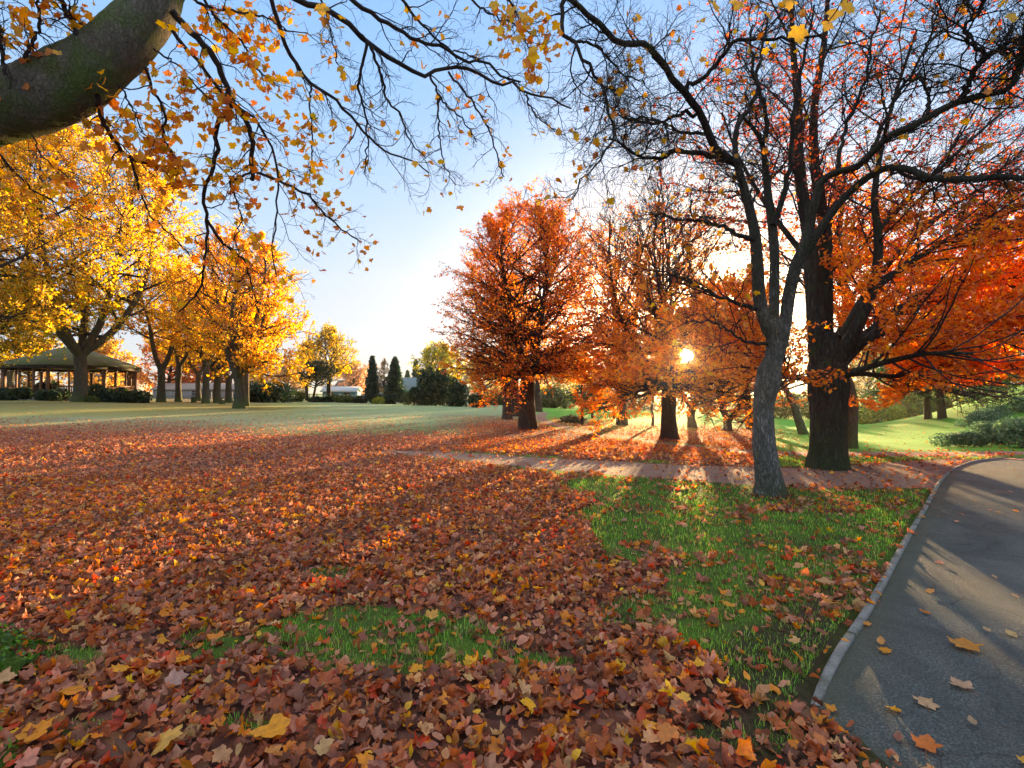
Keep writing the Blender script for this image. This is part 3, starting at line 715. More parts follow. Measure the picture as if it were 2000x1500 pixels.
def grow_tree(name, base, H, label, cat, prof, *, trunk_r, fork=None, nstem=1, stem_spread=.35, stem_r=.62, lean=(0, 0), nL1=36, nL2=9, nL3=7,
              lpt=6, leaf=.1, pal=None, w=None, temps=FOLD, bark='bark_dark', t_low=.2, e_low=.25, e_high=1.15, leaf_top=1., droop=0.,
              seed=1, group=None, l2=.5, l3=.42, leafmat='leaf', skew=1., flat=1., twig_up=.05, leaf_low=1., palz=None, gap=False, lvar=.25, twig_r=.004, bias=.6):
    """prof: [(t, radius)] envelope from the lowest branch (t=0) to the top (t=1)"""
    rng = np.random.default_rng(seed)
    root = empty(name, base, label, cat, group)
    base = np.array(base, float); gT = Geo(); gB = Geo(); gL = Geo()
    top = base + np.array([lean[0], lean[1], H])
    fork = fork if fork is not None else H * .95
    stems = []
    if nstem == 1:
        n = 7; ctrl = []
        for i in range(n):
            t = i / (n - 1); p = base * (1 - t) + top * t + np.array([*rng.normal(0, .012 * H, 2), 0]) * (0 < i < n) * min(1, t * 3)
            ctrl.append((*p, trunk_r * (1 - t) ** .85 + .015))
        ctrl[0] = (base[0], base[1], base[2] - .15, trunk_r)
        pts, rad = trunk_geo(gT, ctrl, 40, 14, rng, .04, .35, .5)
        stems.append((pts, rad))
    else:
        fp = base + np.array([lean[0] * .2, lean[1] * .2, fork])
        ctrl = [(base[0], base[1], base[2] - .15, trunk_r), (*(base * .5 + fp * .5 + np.array([rng.normal(0, .05), 0, 0])), trunk_r * .85), (*fp, trunk_r * .88), (*(fp + [0, 0, trunk_r * .6]), trunk_r * .5)]
        trunk_geo(gT, ctrl, 22, 16, rng, .05, .4, .5)
        for i in range(nstem):
            az = i * 2 * PI / nstem + rng.uniform(-.4, .4) + seed; sp = stem_spread * rng.uniform(.6, 1.2)
            rmax = max(r for _, r in prof)
            hh = H * rng.uniform(.85, 1.0); jj = rng.normal(0, .3, 2)
            for tries in range(14):
                o = np.array([math.cos(az), math.sin(az), 0.])
                tst = np.array([fp, fp + o * (rmax * sp * .42) + [0, 0, (hh - fork) * .16], fp + o * (rmax * sp * .75) + [0, 0, (hh - fork) * .45]])
                tst = np.concatenate([tst[:1] * (1 - t) + tst[1:2] * t for t in np.linspace(0, 1, 8)] + [tst[1:2] * (1 - t) + tst[2:3] * t for t in np.linspace(0, 1, 8)])
                if not gap or sun_gap(tst, 1.3).all(): break
                az += .45
            p0 = fp + o * trunk_r * .2 - np.array([0, 0, trunk_r * .3])
            r0 = trunk_r * stem_r
            ctrl = [(*p0, r0), (*(fp + o * (rmax * sp * .42) + [0, 0, (hh - fork) * .16]), r0 * .85), (*(fp + o * (rmax * sp * .75) + [0, 0, (hh - fork) * .45]), r0 * .55),
                    (*(fp + o * (rmax * sp * .9) + np.array([*jj, (hh - fork) * .75])), r0 * .3), (*(fp + o * rmax * sp * .85 + [0, 0, hh - fork]), .02)]
            stems.append(trunk_geo(gT, ctrl, 30, 10, rng, .04, .1, 0))
    zlo = base[2] + H * t_low
    pr_t = [a for a, _ in prof]; pr_r = [b for _, b in prof]
    l1p, l1r, = [], []
    per = max(1, nL1 // len(stems))
    for pts, rad in stems:
        zs = pts[:, 2]
        for i in range(per):
            tz = ((i + rng.random()) / per) ** skew; zt = zlo + (base[2] + H - zlo) * tz * .97
            if zt > zs.max(): continue
            j = np.argmin(np.abs(zs - zt)); p = pts[j]
            e = e_low + (e_high - e_low) * tz + rng.normal(0, .12)
            az = i * 2.39996 + seed + rng.normal(0, .3)
            dirv = np.array([math.cos(az) * math.cos(e), math.sin(az) * math.cos(e), math.sin(e)])
            # aim so the tip lands on the envelope
            ax_c = np.array([base[0] + lean[0] * .5, base[1] + lean[1] * .5])
            tip = None; L = .4
            for L in np.linspace(.4, 3 * max(pr_r), 40):
                q = p + dirv * L; tt = (q[2] - zlo) / (base[2] + H - zlo)
                if np.hypot(*(q[:2] - ax_c)) > np.interp(tt, pr_t, pr_r) or tt > 1.0: break
            L *= rng.uniform(.78, 1.08); L = max(L, .35)
            P = 8; out = [p]; d = dirv
            for s in range(P - 1):
                d = nrm(d + rng.normal(0, .10, 3) + np.array([0, 0, .05 - droop])); out.append(out[-1] + d * L / (P - 1))
            r0 = min(rad[j] * .62, .02 + L * .020)
            l1p.append(out); l1r.append(np.linspace(r0, .008, P))
    l1p = np.array(l1p); l1r = np.array(l1r)
    if gap:
        kk_ = np.array([sun_gap(q_, max(.8, gap * .5)).all() for q_ in l1p]); l1p, l1r = l1p[kk_], l1r[kk_]
    tubes(gB, l1p, l1r, 6)
    Ls = np.linalg.norm(l1p[:, -1] - l1p[:, 0], axis=1)
    p2, r2, L2 = spawn(rng, l1p, l1r, nL2, .15, 1., Ls * l2, .75, 6, .16, twig_up - droop * .5, .6, .03, twig_r * 1.5, flat, .45)
    p3, r3, L3 = spawn(rng, p2, r2, nL3, .1, 1., L2 * l3, .75, 4, .18, twig_up - droop, .6, .01, twig_r, flat, .4)
    if gap:
        k = sun_gap(p3, gap); p3, r3 = p3[k], r3[k]
        k2 = sun_gap(p2, gap * .9); p2k, r2k = p2[k2], r2[k2]
    else: p2k, r2k = p2, r2
    tubes(gB, p2k, r2k, 4); tubes(gB, p3, r3, 3)
    lp = at_twigs(rng, p3, lpt, .1, leaf * .35)
    rel = np.clip((lp[:, 2] - zlo) / (base[2] + H - zlo), 0, 1)
    keep = rng.random(len(lp)) < leaf_low * (1 - rel) + leaf_top * rel
    cl = fbm(lp[:, 0] * 1. + lp[:, 2] * .7, lp[:, 1] + lp[:, 2], 1.1, seed) ; keep &= rng.random(len(lp)) < .72 + .5 * cl
    if gap: keep &= sun_gap(lp, gap)
    lp, rel = lp[keep], rel[keep]
    c = palette(rng, len(lp), pal, w, lvar)
    if palz is not None:
        k = rng.random(len(lp)) < np.interp(rel, palz[0], palz[1]); c[k] = palette(rng, int(k.sum()), palz[2], palz[3], lvar)
    leaves(gL, rng, temps, lp, rng.uniform(.7, 1.3, len(lp)) * leaf, rots(rng, len(lp), (0, 0, 1), bias), c)
    gT.build('trunk', M[bark], root, True, False); gB.build('branches', M['bark_twig'], root, False, False)
    gL.build('crown', M[leafmat], root)
    return root

# ================================================================== overhanging maple (limb across the top left)
rng = np.random.default_rng(21)
base = np.array([-4.15, 2.6, 0.])
root = empty('maple_tree', base, 'overhanging maple whose thick mossy limb crosses the top left corner', 'tree')
gT = Geo()
trunk_geo(gT, [(-4.15, 2.6, -.2, .55), (-4.15, 2.62, .8, .46), (-4.1, 2.75, 1.8, .43), (-3.95, 2.95, 2.7, .42), (-3.8, 3.1, 3.4, .30), (-4.0, 3.1, 4.6, .24), (-4.1, 3.2, 6.5, .12)], 40, 24, rng, .05, .5, .5)
gT.build('trunk', M['bark_moss'], root, True, False)
gR = Geo()
for pts in ([(-4.0, 2.6, .30, .30), (-3.4, 2.62, .16, .20), (-2.95, 2.68, .10, .14), (-2.60, 2.75, .0, .07)],
            [(-4.0, 2.4, .25, .30), (-3.1, 2.2, .08, .20), (-2.55, 2.12, .05, .14), (-1.98, 2.08, -.03, .06)],
            [(-4.0, 2.75, .25, .26), (-3.5, 2.95, .06, .17), (-3.0, 3.02, -.02, .12), (-2.6, 3.0, -.08, .05)]):
    trunk_geo(gR, pts, 30, 14, rng, .10, .1, 0)
gm = Geo(); rv = gR.v; rp = np.concatenate(rv); rp = rp[rng.integers(0, len(rp), 5200)] + rng.normal(0, .022, (5200, 3)); rp[:, 2] += .004
leaves(gm, rng, TINY, rp, rng.uniform(.014, .036, 5200), rots(rng, 5200, (0, 0, .2), .5), palette(rng, 5200, [(.09, .22, .012), (.20, .38, .02), (.03, .08, .008)], [3, 2, 3], .4))
rt = gR.build('root', M['moss'], root, True, False); gm.build('moss', M['green_leaf'], rt); rt['label'] = 'bright green mossy roots at the left edge'
gK = Geo()
LIMB = [(-150, 262, 66), (-60, 222, 64), (0, 208, 62), (75, 192, 60), (140, 158, 60), (200, 116, 52), (252, 70, 50), (292, 20, 46), (320, -50, 42), (345, -140, 40), (400, -260, 30)]
ctrl = []
for i, (a, b, r) in enumerate(LIMB):
    Yd = 3.15 + .06 * i; ctrl.append((*W(a, b, Yd), r / F * Yd))
trunk_geo(gK, ctrl, 70, 26, rng, .035, .1, 0)
# knot under the limb and a cut stub at the frame edge
kp = W(135, 222, 3.2); 
0 and tubes(gK, np.array([[kp + [-.03, .02, .06], kp + [.02, -.02, .0], kp + [.05, -.03, -.03], kp + [.065, -.03, -.045]]]), np.array([[.11, .095, .06, .01]]), 12)
gK.build('limb', M['bark_moss'], root, True, False)
OV = [ # rows, Y0, Y1, r0 px, r1 px, leafiness
 ([(335, 20), (373, 62), (415, 105), (432, 140), (447, 178), (455, 205), (480, 234), (490, 262), (494, 285), (489, 310), (494, 335), (492, 352)], 3.5, 4.1, 9, 5, .9),
 ([(453, 205), (440, 222), (425, 238), (420, 262), (423, 300), (413, 330), (400, 356), (398, 395), (403, 430), (402, 480), (400, 520), (391, 565), (372, 590), (350, 608)], 3.75, 4.6, 6, 2, .35),
 ([(403, 428), (430, 468), (455, 490), (478, 512), (492, 560), (508, 612)], 4.2, 4.7, 4, 1.5, .5),
 ([(492, 335), (470, 345), (450, 356), (462, 385), (468, 410), (470, 440), (455, 470)], 4.1, 4.4, 3, 1.2, .4),
 ([(492, 335), (516, 342), (552, 356), (580, 370), (608, 386), (636, 420), (680, 456), (706, 474)], 4.1, 4.6, 4, 1.5, 1.),
 ([(528, -30), (534, 10), (548, 52), (560, 96), (584, 132), (612, 164), (656, 200), (704, 248), (740, 288), (776, 304), (816, 320), (838, 338)], 3.6, 4.6, 6, 1.6, .35),
 ([(608, 166), (606, 195), (607, 224), (610, 280), (605, 350)], 4.0, 4.3, 2.4, 1.2, .7),
 ([(540, -30), (576, -4), (640, 20), (680, 46), (716, 80), (752, 106), (784, 126), (828, 146), (856, 138), (888, 130), (928, 141), (972, 164), (1004, 160), (1028, 184), (1072, 190), (1116, 212)], 3.6, 4.9, 8, 2, .25),
 ([(1028, 184), (1040, 215), (1062, 240), (1104, 266)], 4.6, 4.8, 2.5, 1, .3),
 ([(716, 80), (710, 118), (702, 170), (714, 224), (717, 280), (713, 342)], 3.9, 4.4, 4, 1.4, .35),
 ([(722, 84), (744, 144), (757, 196), (784, 228), (800, 276), (832, 310)], 3.9, 4.5, 4, 1.4, .3),
 ([(840, 148), (860, 192), (884, 216), (912, 244), (932, 278)], 4.2, 4.6, 3, 1.2, .25),
 ([(876, 140), (900, 170), (922, 200), (952, 246), (968, 292), (985, 346)], 4.3, 4.7, 3, 1.4, .6),
 ([(856, 192), (858, 260), (865, 312), (890, 362)], 4.3, 4.6, 2.4, 1.2, .3),
 ([(670, -30), (690, 2), (720, 25), (768, 52), (816, 80), (860, 90), (904, 116), (948, 124), (980, 148), (1016, 160)], 3.7, 4.7, 6, 2.4, .3),
 ([(770, -30), (792, 8), (820, 44), (850, 72), (880, 96), (930, 112)], 3.8, 4.5, 4, 1.6, .5),
 ([(190, 186), (194, 215), (203, 240), (222, 272), (253, 307), (288, 320), (322, 323), (345, 330)], 3.3, 4.0, 6.5, 2.5, .7),
 ([(255, 310), (263, 345), (282, 395), (300, 430), (340, 465), (372, 500)], 3.6, 4.1, 3, 1.4, .6),
 ([(283, 130), (292, 155), (301, 181), (325, 229), (317, 264), (333, 299), (360, 336), (377, 362)], 3.35, 4.0, 4, 1.6, 1.6),
 ([(330, 48), (360, 91), (387, 120), (424, 171), (453, 197), (500, 236), (524, 275), (540, 320), (541, 400), (533, 480), (540, 540)], 3.5, 4.4, 5, 1.4, .5),
 ([(43, 138), (64, 80), (78, 55), (74, 20), (72, -30)], 3.2, 3.1, 4.5, 3, .5),
 ([(157, 85), (141, 43), (128, 20), (112, -30)], 3.3, 3.2, 6.5, 5, .6),
 ([(12, 146), (3, 100), (0, 60), (-8, 10)], 3.1, 3.0, 4, 3, .6),
 ([(-10, 262), (0, 300), (25, 330), (60, 365), (90, 385), (130, 405), (180, 430)], 3.3, 4.0, 3, 1.2, .5),
 ([(60, 258), (80, 300), (110, 330), (150, 360), (175, 395)], 3.3, 3.8, 2, 1, .6),
 ([(230, 165), (250, 195), (270, 240), (290, 275), (310, 300)], 3.4, 3.8, 2.4, 1.2, 1.6),
 ([(300, 95), (350, 130), (390, 175), (420, 200)], 3.4, 3.7, 2.6, 1.4, 1.4),
 ([(345, -10), (400, 10), (450, 22), (510, 30), (560, 60)], 3.4, 3.8, 4, 1.6, 1.3),
 ([(380, -30), (420, 30), (470, 80), (500, 130), (545, 170)], 3.5, 4.0, 4, 1.4, .9),
 ([(620, -30), (640, 40), (655, 100), (668, 150)], 3.6, 4.0, 3, 1.2, .5),
 ([(900, -30), (930, 10), (965, 30), (1010, 50), (1050, 70)], 3.6, 3.9, 3, 1.5, 1.5),
 ([(980, -30), (1000, 10), (1015, 50), (1030, 85), (1045, 110)], 3.5, 3.7, 3, 1.2, 2.4),
]
gB = Geo(); gL = Geo()
op, orad = stack([px_line(r, a, b, c, d) for r, a, b, c, d, _ in OV], 26)
op[:, 1:-1] += rng.normal(0, .006, op[:, 1:-1].shape)
orad *= .8; tubes(gB, op, orad, 8)
leafy = np.array([o[5] for o in OV])
Lb = np.linalg.norm(np.diff(op, axis=1), axis=2).sum(1)
q2, s2, L2 = spawn(rng, op, orad, 13, .12, 1., np.clip(Lb * .28, .24, .52), .75, 9, .22, -.06, .5, .006, .0016, .9, .2)
q3, s3, L3 = spawn(rng, q2, s2, 6, .15, 1., L2 * .45, .8, 6, .24, -.03, .6, .0025, .0011, 1, .3)
q4, s4, L4 = spawn(rng, q3, s3, 2, .3, 1., L3 * .45, .8, 4, .25, .0, .7, .0016, .0009, 1, .2)
tubes(gB, q2, s2, 5); tubes(gB, q3, s3, 4); tubes(gB, q4, s4, 3)
lf2 = np.repeat(leafy, 13); lf3 = np.repeat(lf2, 6)
p = q3[:, -1] + rng.normal(0, .03, (len(q3), 3))
clus = .7 + .6 * fbm(p[:, 0] * 2, p[:, 2] * 2, 1.5, 33)
k = rng.random(len(p)) < np.clip(lf3 * .44 * (1 + 1.3 * (p[:, 0] < -1.3)) * clus, 0, .9); p = p[k]
extra = p[rng.random(len(p)) < .55]; p = np.concatenate([p, extra + rng.normal(0, .06, extra.shape)])
mo = rng.integers(0, 3, len(p))
c = palette(rng, len(p), [(.88, .40, .02), (.82, .29, .02), (.86, .48, .05), (.70, .20, .03), (.50, .36, .03)], [3.2, 2.6, 1.2, 1, .3], .15)
R = rots(rng, len(p), (0, -.5, .25), .9)
leaves(gL, rng, maple_flat, p, rng.uniform(.036, .075, len(p)), R, c)
# the big pale leaves hanging into the top of the frame
for a, b, s, yy in ((1395, 12, .085, 2.6), (1440, 8, .075, 2.6), (1560, 66, .10, 2.5), (1655, 14, .09, 2.5), (1632, 30, .08, 2.5), (1615, 52, .06, 2.5), (1370, 40, .05, 2.6), (1500, 30, .06, 2.6), (1976, 34, .06, 2.5), (1247, 33, .045, 2.7), (1420, 138, .05, 2.7), (1495, 100, .04, 2.7), (628, 18, .08, 2.9), (1540, 8, .07, 2.5),
                    (1000, 20, .07, 2.9), (1040, 100, .06, 2.9), (1020, 30, .06, 2.9), (975, 60, .06, 2.9), (1010, 75, .075, 2.9), (1042, 112, .065, 2.9), (1050, 30, .05, 2.9), (965, 10, .06, 2.9)):
    n = nrm(np.array([rng.normal(0, .3), -1, rng.normal(.1, .3)])); xx = nrm(np.cross([rng.normal(0, .3), .1, -1.], n)); R1 = np.stack([xx, np.cross(n, xx), n], -1)[None]
    leaves(gL, rng, maple_flat, np.array([W(a, b, yy)]), np.array([s]), R1, np.array([(.85, .50, .02)]) * rng.uniform(.8, 1.05))
gH = [([(1330, -60), (1375, -20), (1392, 4)], 2.6, 2.6), ([(1530, -60), (1548, 0), (1558, 50)], 2.5, 2.5), ([(1640, -70), (1660, -30), (1655, 5)], 2.5, 2.5), ([(1660, -40), (1640, 10), (1618, 42)], 2.5, 2.5)]
hp, hr = stack([px_line(r, a, b, 2, 1) for r, a, b in gH], 8); tubes(gB, hp, hr, 5)
gB.build('branches', M['bark_twig'], root, False, False)
gL.build('crown', M['leaf_near'], root)

# ================================================================== pale barked tree, right foreground
rng = np.random.default_rng(77)
base = hit(1502, 966); YB = base[1]
root = empty('pale_barked_tree', base, 'pale flaking bark tree with mossy foot and three stems beside the kerbed road', 'tree')
gT = Geo()
def wl(rows): return [(*W(a, b, Yd), r / F * Yd) for a, b, r, Yd in rows]
trunk_geo(gT, wl([(a, b, r * .9, y) for a, b, r, y in [(1504, 975, 27, YB), (1503, 955, 28, YB), (1496, 900, 25, YB), (1491, 860, 24, YB), (1492, 825, 21, YB), (1492, 790, 21, YB), (1498, 755, 25, YB), (1502, 728, 24, YB), (1511, 700, 18, YB), (1517, 672, 21, YB), (1518, 645, 24, YB), (1517, 622, 18, YB)]]), 64, 28, rng, .05, .11, .85)
ST = [
 (wl([(1512, 660, 15, YB), (1499, 640, 15, YB), (1485, 590, 14, YB), (1479, 520, 14, YB), (1475, 460, 13, YB), (1460, 395, 11, YB), (1446, 345, 9.5, YB), (1440, 318, 8, YB)])),
 (wl([(1514, 655, 13, YB + .05), (1511, 620, 13, YB + .15), (1512, 560, 12, YB + .3), (1513, 500, 11, YB + .4), (1507, 430, 10, YB + .5), (1500, 380, 9, YB + .5), (1494, 320, 7, YB + .5), (1487, 275, 6, YB + .5), (1462, 240, 4, YB + .4), (1442, 226, 3, YB + .3)])),
 (wl([(1520, 660, 15, YB), (1533, 635, 15, YB - .05), (1541, 580, 14, YB - .1), (1553, 525, 14, YB - .2), (1571, 482, 13, YB - .3), (1581, 440, 11, YB - .3), (1590, 400, 10, YB - .4), (1604, 355, 9, YB - .5), (1635, 336, 8.5, YB - .7), (1673, 326, 8.5, YB - .9), (1704, 298, 8.5, YB - 1.1), (1740, 264, 8, YB - 1.3), (1780, 247, 8, YB - 1.5), (1824, 222, 8, YB - 1.6), (1872, 199, 8, YB - 1.7), (1920, 186, 7.5, YB - 1.8), (1966, 176, 7, YB - 2), (1985, 150, 6, YB - 2.1), (2010, 100, 5, YB - 2.2)])),
 (wl([(1560, 512, 11, YB - .2), (1578, 490, 11, YB - .25), (1600, 450, 10, YB - .4), (1625, 416, 9, YB - .5), (1650, 384, 8.5, YB - .6), (1692, 348, 8, YB - .8), (1732, 328, 8, YB - 1), (1776, 331, 8, YB - 1.1), (1816, 347, 8, YB - 1.3), (1888, 350, 7.5, YB - 1.5), (1960, 345, 7, YB - 1.7), (2010, 348, 6, YB - 1.8), (2100, 340, 4, YB - 2)])),
]
gS = Geo()
for s in ST: trunk_geo(gS, [(a, b, c, r * .8) for a, b, c, r in s], 48, 12, rng, .07, .1, 0)
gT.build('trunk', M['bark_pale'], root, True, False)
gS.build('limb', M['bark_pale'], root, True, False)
LI = [
 ([(1440, 322), (1416, 314), (1370, 300), (1322, 296), (1296, 308), (1252, 307), (1224, 288), (1190, 270)], 0, -.6, 6, 2),
 ([(1440, 320), (1394, 290), (1384, 260), (1368, 226), (1340, 185), (1318, 162), (1300, 134), (1280, 106), (1252, 88), (1200, 83), (1160, 40), (1110, -4)], 0, -1.8, 8, 5),
 ([(1338, 178), (1345, 166), (1368, 155), (1388, 138), (1400, 122), (1425, 92), (1445, 78), (1500, 76), (1560, 78), (1610, 66)], -.5, -1.2, 5, 2),
 ([(1440, 316), (1436, 280), (1438, 248), (1462, 212), (1480, 180), (1478, 140), (1490, 90), (1500, 30)], 0, .3, 6, 2),
 ([(1488, 280), (1496, 255), (1490, 200), (1476, 160), (1465, 110), (1470, 50)], .4, .8, 5, 2),
 ([(1510, 440), (1530, 380), (1545, 320), (1548, 250), (1560, 170), (1575, 90), (1590, 10)], .4, .6, 6, 2),
 ([(1480, 474), (1440, 456), (1408, 440), (1360, 432), (1312, 428), (1270, 415)], 0, -.5, 5, 1.5),
 ([(1478, 604), (1440, 592), (1400, 576), (1360, 558), (1318, 536), (1270, 528)], 0, -.6, 4.5, 1.2),
 ([(1500, 672), (1456, 666), (1424, 648), (1388, 630), (1340, 626)], 0, -.4, 3.5, 1),
 ([(1874, 198), (1892, 160), (1908, 135), (1924, 112), (1960, 90), (2002, 72), (2050, 60)], -1.7, -2.2, 6, 4),
 ([(1926, 108), (1905, 92), (1890, 80), (1887, 52), (1900, 30), (1918, 14), (1922, -20)], -1.8, -2.2, 4, 2.5),
 ([(1968, 174), (1984, 150), (1994, 120), (2005, 80)], -2., -2.2, 5, 4),
 ([(1812, 224), (1814, 190), (1806, 165), (1795, 155), (1760, 156), (1720, 140)], -1.6, -1.3, 3.5, 1.2),
 ([(1640, 338), (1640, 290), (1660, 230), (1690, 160), (1700, 90), (1720, 20)], -.6, -.3, 4, 1.6),
 ([(1700, 300), (1730, 230), (1770, 160), (1810, 90), (1830, 10)], -1.1, -.9, 4, 1.5),
 ([(1108, -10), (1096, 40), (1116, 80), (1152, 128), (1176, 172), (1193, 228), (1196, 272), (1172, 310), (1140, 350), (1118, 390)], -2, -2, 4.5, 1.2),
 ([(1116, 80), (1150, 84), (1180, 105), (1200, 130), (1230, 150), (1260, 165)], -2, -1.8, 3, 1.2),
 ([(1740, 330), (1790, 350), (1900, 360), (1930, 400), (1945, 415)], -1, -1.5, 3, 1),
 ([(1368, 226), (1330, 222), (1290, 240), (1240, 236), (1200, 215)], -.3, -.8, 4, 1.2),
 ([(1384, 262), (1330, 258), (1280, 232), (1215, 230), (1180, 190)], -.1, -.7, 3.5, 1),
]
gB = Geo(); gL = Geo()
tp, tr = stack([px_line(r, YB + a, YB + b, c, d) for r, a, b, c, d in LI], 24); tp[:, 1:-1] += rng.normal(0, .014, tp[:, 1:-1].shape)
tubes(gB, tp, tr, 8)
sp_, sr_ = stack([s[4:] for s in ST], 24)
allp = np.concatenate([tp, sp_]); allr = np.concatenate([tr, sr_])
q2, s2, L2 = spawn(rng, allp, allr, 15, .22, 1., .95, .85, 9, .26, .02, .55, .012, .003, 1, .35, .3)
q3, s3, L3 = spawn(rng, q2, s2, 11, .15, 1., L2 * .45, .85, 6, .28, .03, .6, .005, .0018, 1, .3, .3)
q4, s4, L4 = spawn(rng, q3, s3, 5, .2, 1., L3 * .5, .85, 4, .28, .03, .7, .0025, .0013, 1, .2, .3)
for q, s, n in ((q2, s2, 5), (q3, s3, 4), (q4, s4, 3)):
    k = sun_gap(q, .9); tubes(gB, q[k], s[k], n)
p = at_twigs(rng, q3, 1, .5, .03); k = (rng.random(len(p)) < .10 + .12 * (p[:, 2] < 4.6)) & sun_gap(p, 1.5); p = p[k]
leaves(gL, rng, maple_flat, p, rng.uniform(.05, .10, len(p)), rots(rng, len(p), (0, -.4, .2), .8), palette(rng, len(p), [(.75, .28, .02), (.80, .42, .03), (.55, .16, .03)], [3, 2, 1]))
gB.build('branches', M['bark_dark'], root, False, False); gL.build('crown', M['leaf_near'], root)

# ================================================================== big copper beech right
rng = np.random.default_rng(5)
base = hit(1615, 914); YB = base[1]
root = empty('copper_beech', base, 'massive dark trunked beech with copper leaves spreading right above the road junction', 'tree')
gT = Geo()
trunk_geo(gT, wl([(1617, 925, 34, YB), (1617, 905, 33, YB), (1617, 860, 30, YB), (1618, 800, 30, YB), (1618, 755, 33, YB), (1616, 725, 33, YB), (1614, 690, 26, YB), (1612, 650, 18, YB)]), 50, 34, rng, .05, .3, .32, .07)
BS = [
 wl([(1606, 740, 20, YB), (1598, 690, 21, YB), (1593, 620, 19, YB), (1588, 540, 18, YB), (1578, 450, 15, YB), (1566, 370, 13, YB), (1559, 300, 12, YB), (1558, 200, 9, YB), (1548, 80, 6, YB), (1545, -60, 3, YB)]),
 wl([(1618, 740, 20, YB + .2), (1612, 660, 17, YB + .3), (1613, 560, 15, YB + .4), (1612, 460, 13, YB + .4), (1600, 380, 12, YB + .4), (1589, 300, 11, YB + .4), (1592, 200, 8, YB + .4), (1612, 60, 6, YB + .4), (1620, -80, 3, YB + .4)]),
 wl([(1630, 740, 19, YB - .1), (1645, 690, 16, YB - .2), (1678, 630, 13, YB - .4), (1704, 565, 12, YB - .5), (1715, 500, 10, YB - .5), (1713, 440, 8, YB - .5), (1708, 380, 7, YB - .6), (1722, 290, 5, YB - .6), (1750, 180, 4, YB - .6), (1790, 60, 2.5, YB - .6)]),
 wl([(1640, 715, 12, YB), (1690, 665, 9, YB + .3), (1740, 622, 8, YB + .6), (1800, 592, 7, YB + .9), (1870, 560, 5, YB + 1.2), (1960, 530, 3.5, YB + 1.4), (2060, 510, 2, YB + 1.6)]),
 wl([(1640, 735, 10, YB - .2), (1700, 716, 7, YB - .8), (1760, 700, 6, YB - 1.3), (1820, 690, 4.5, YB - 1.8), (1900, 690, 3, YB - 2.2)]),
 wl([(1598, 745, 9, YB - .2), (1560, 738, 6, YB - .6), (1530, 735, 5, YB - 1.), (1490, 722, 3, YB - 1.3), (1440, 716, 2, YB - 1.5)]),
 wl([(1700, 570, 8, YB - .4), (1760, 525, 7, YB - .4), (1830, 480, 5.5, YB - .6), (1910, 440, 4, YB - .8), (2010, 400, 2.5, YB - 1)]),
 wl([(1712, 450, 7, YB - .5), (1760, 400, 6, YB - .2), (1830, 335, 4.5, YB), (1900, 270, 3, YB + .2), (1980, 200, 2, YB + .4)]),
 wl([(1640, 700, 10, YB - .1), (1700, 660, 8, YB - .3), (1780, 640, 7, YB - .6), (1870, 640, 5, YB - .8), (1960, 650, 3.5, YB - 1), (2050, 655, 2, YB - 1.1)]),
 wl([(1640, 690, 10, YB + .3), (1720, 630, 8, YB + .7), (1800, 575, 7, YB + .8), (1890, 545, 5, YB + .8), (1980, 560, 3.5, YB + .8), (2060, 570, 2, YB + .8)]),
 wl([(1630, 735, 8, YB + .2), (1680, 730, 6, YB + .6), (1740, 735, 5, YB + .9), (1800, 735, 3, YB + 1.1), (1860, 742, 2, YB + 1.2)]),
 wl([(1590, 520, 8, YB), (1540, 460, 6, YB + .4), (1490, 390, 5, YB + .8), (1440, 300, 3, YB + 1.2), (1410, 220, 2, YB + 1.4)]),
 wl([(1640, 660, 8, YB + .6), (1700, 560, 7, YB + 1.2), (1780, 470, 6, YB + 1.6), (1880, 390, 4, YB + 2), (1990, 330, 2.5, YB + 2.4)]),
]
for s in BS: trunk_geo(gT, [(a, b, c, r * .84) for a, b, c, r in s], 40, 10, rng, .04, .1, 0)
gT.build('trunk', M['bark_oak'], root, True, False)
gB = Geo(); gL = Geo()
bp, br = stack(BS, 28)
b1, r1, L1 = spawn(rng, bp, br, 16, .2, 1., 2.7, .72, 9, .12, .05, .42, .022, .006, .75, .3, .25)
b2, r2, L2 = spawn(rng, b1, r1, 10, .15, 1., L1 * .42, .7, 6, .10, .05, .55, .014, .005, .55, .4, .2)
b3, r3, L3 = spawn(rng, b2, r2, 9, .1, 1., L2 * .45, .7, 4, .12, .05, .6, .006, .003, .5, .35, .2)
k = sun_gap(b1, .9); tubes(gB, b1[k], r1[k], 5)
k = sun_gap(b2, .8) & (b2[:, :, 1].min(1) > 8.2); tubes(gB, b2[k], r2[k], 4); gW = Geo(); k3 = sun_gap(b3, .8) & (b3[:, :, 1].min(1) > 8.2); tubes(gW, b3[k3], r3[k3], 3)
p = at_twigs(rng, b3[k3], 15, .1, .04)
pxx, pyy = proj(p[:, 0], p[:, 1], p[:, 2])
dl = .07 + .93 * sst(330, 540, pyy + 60 * fbm(pxx / 100, pyy / 100, 1.2, 6))
cl = fbm(p[:, 0] + p[:, 1], p[:, 2] * 2, 1.2, 17)
cut = 720 + 60 * sst(1640, 1700, pxx) - 0 * pxx
k = (rng.random(len(p)) < dl * (.7 + .6 * cl)) & sun_gap(p, .9) & (pyy < 748 + 50 * np.exp(-((pxx - 1705) / 75) ** 2) + 26 * fbm(p[:, 0], p[:, 1], 2.6, 91)) & (p[:, 1] > 8.5)
p = p[k]
c = palette(rng, len(p), [(.86, .29, .025), (.74, .20, .022), (.90, .40, .03), (.50, .12, .025)], [3, 2.6, 1.3, 1], .25)
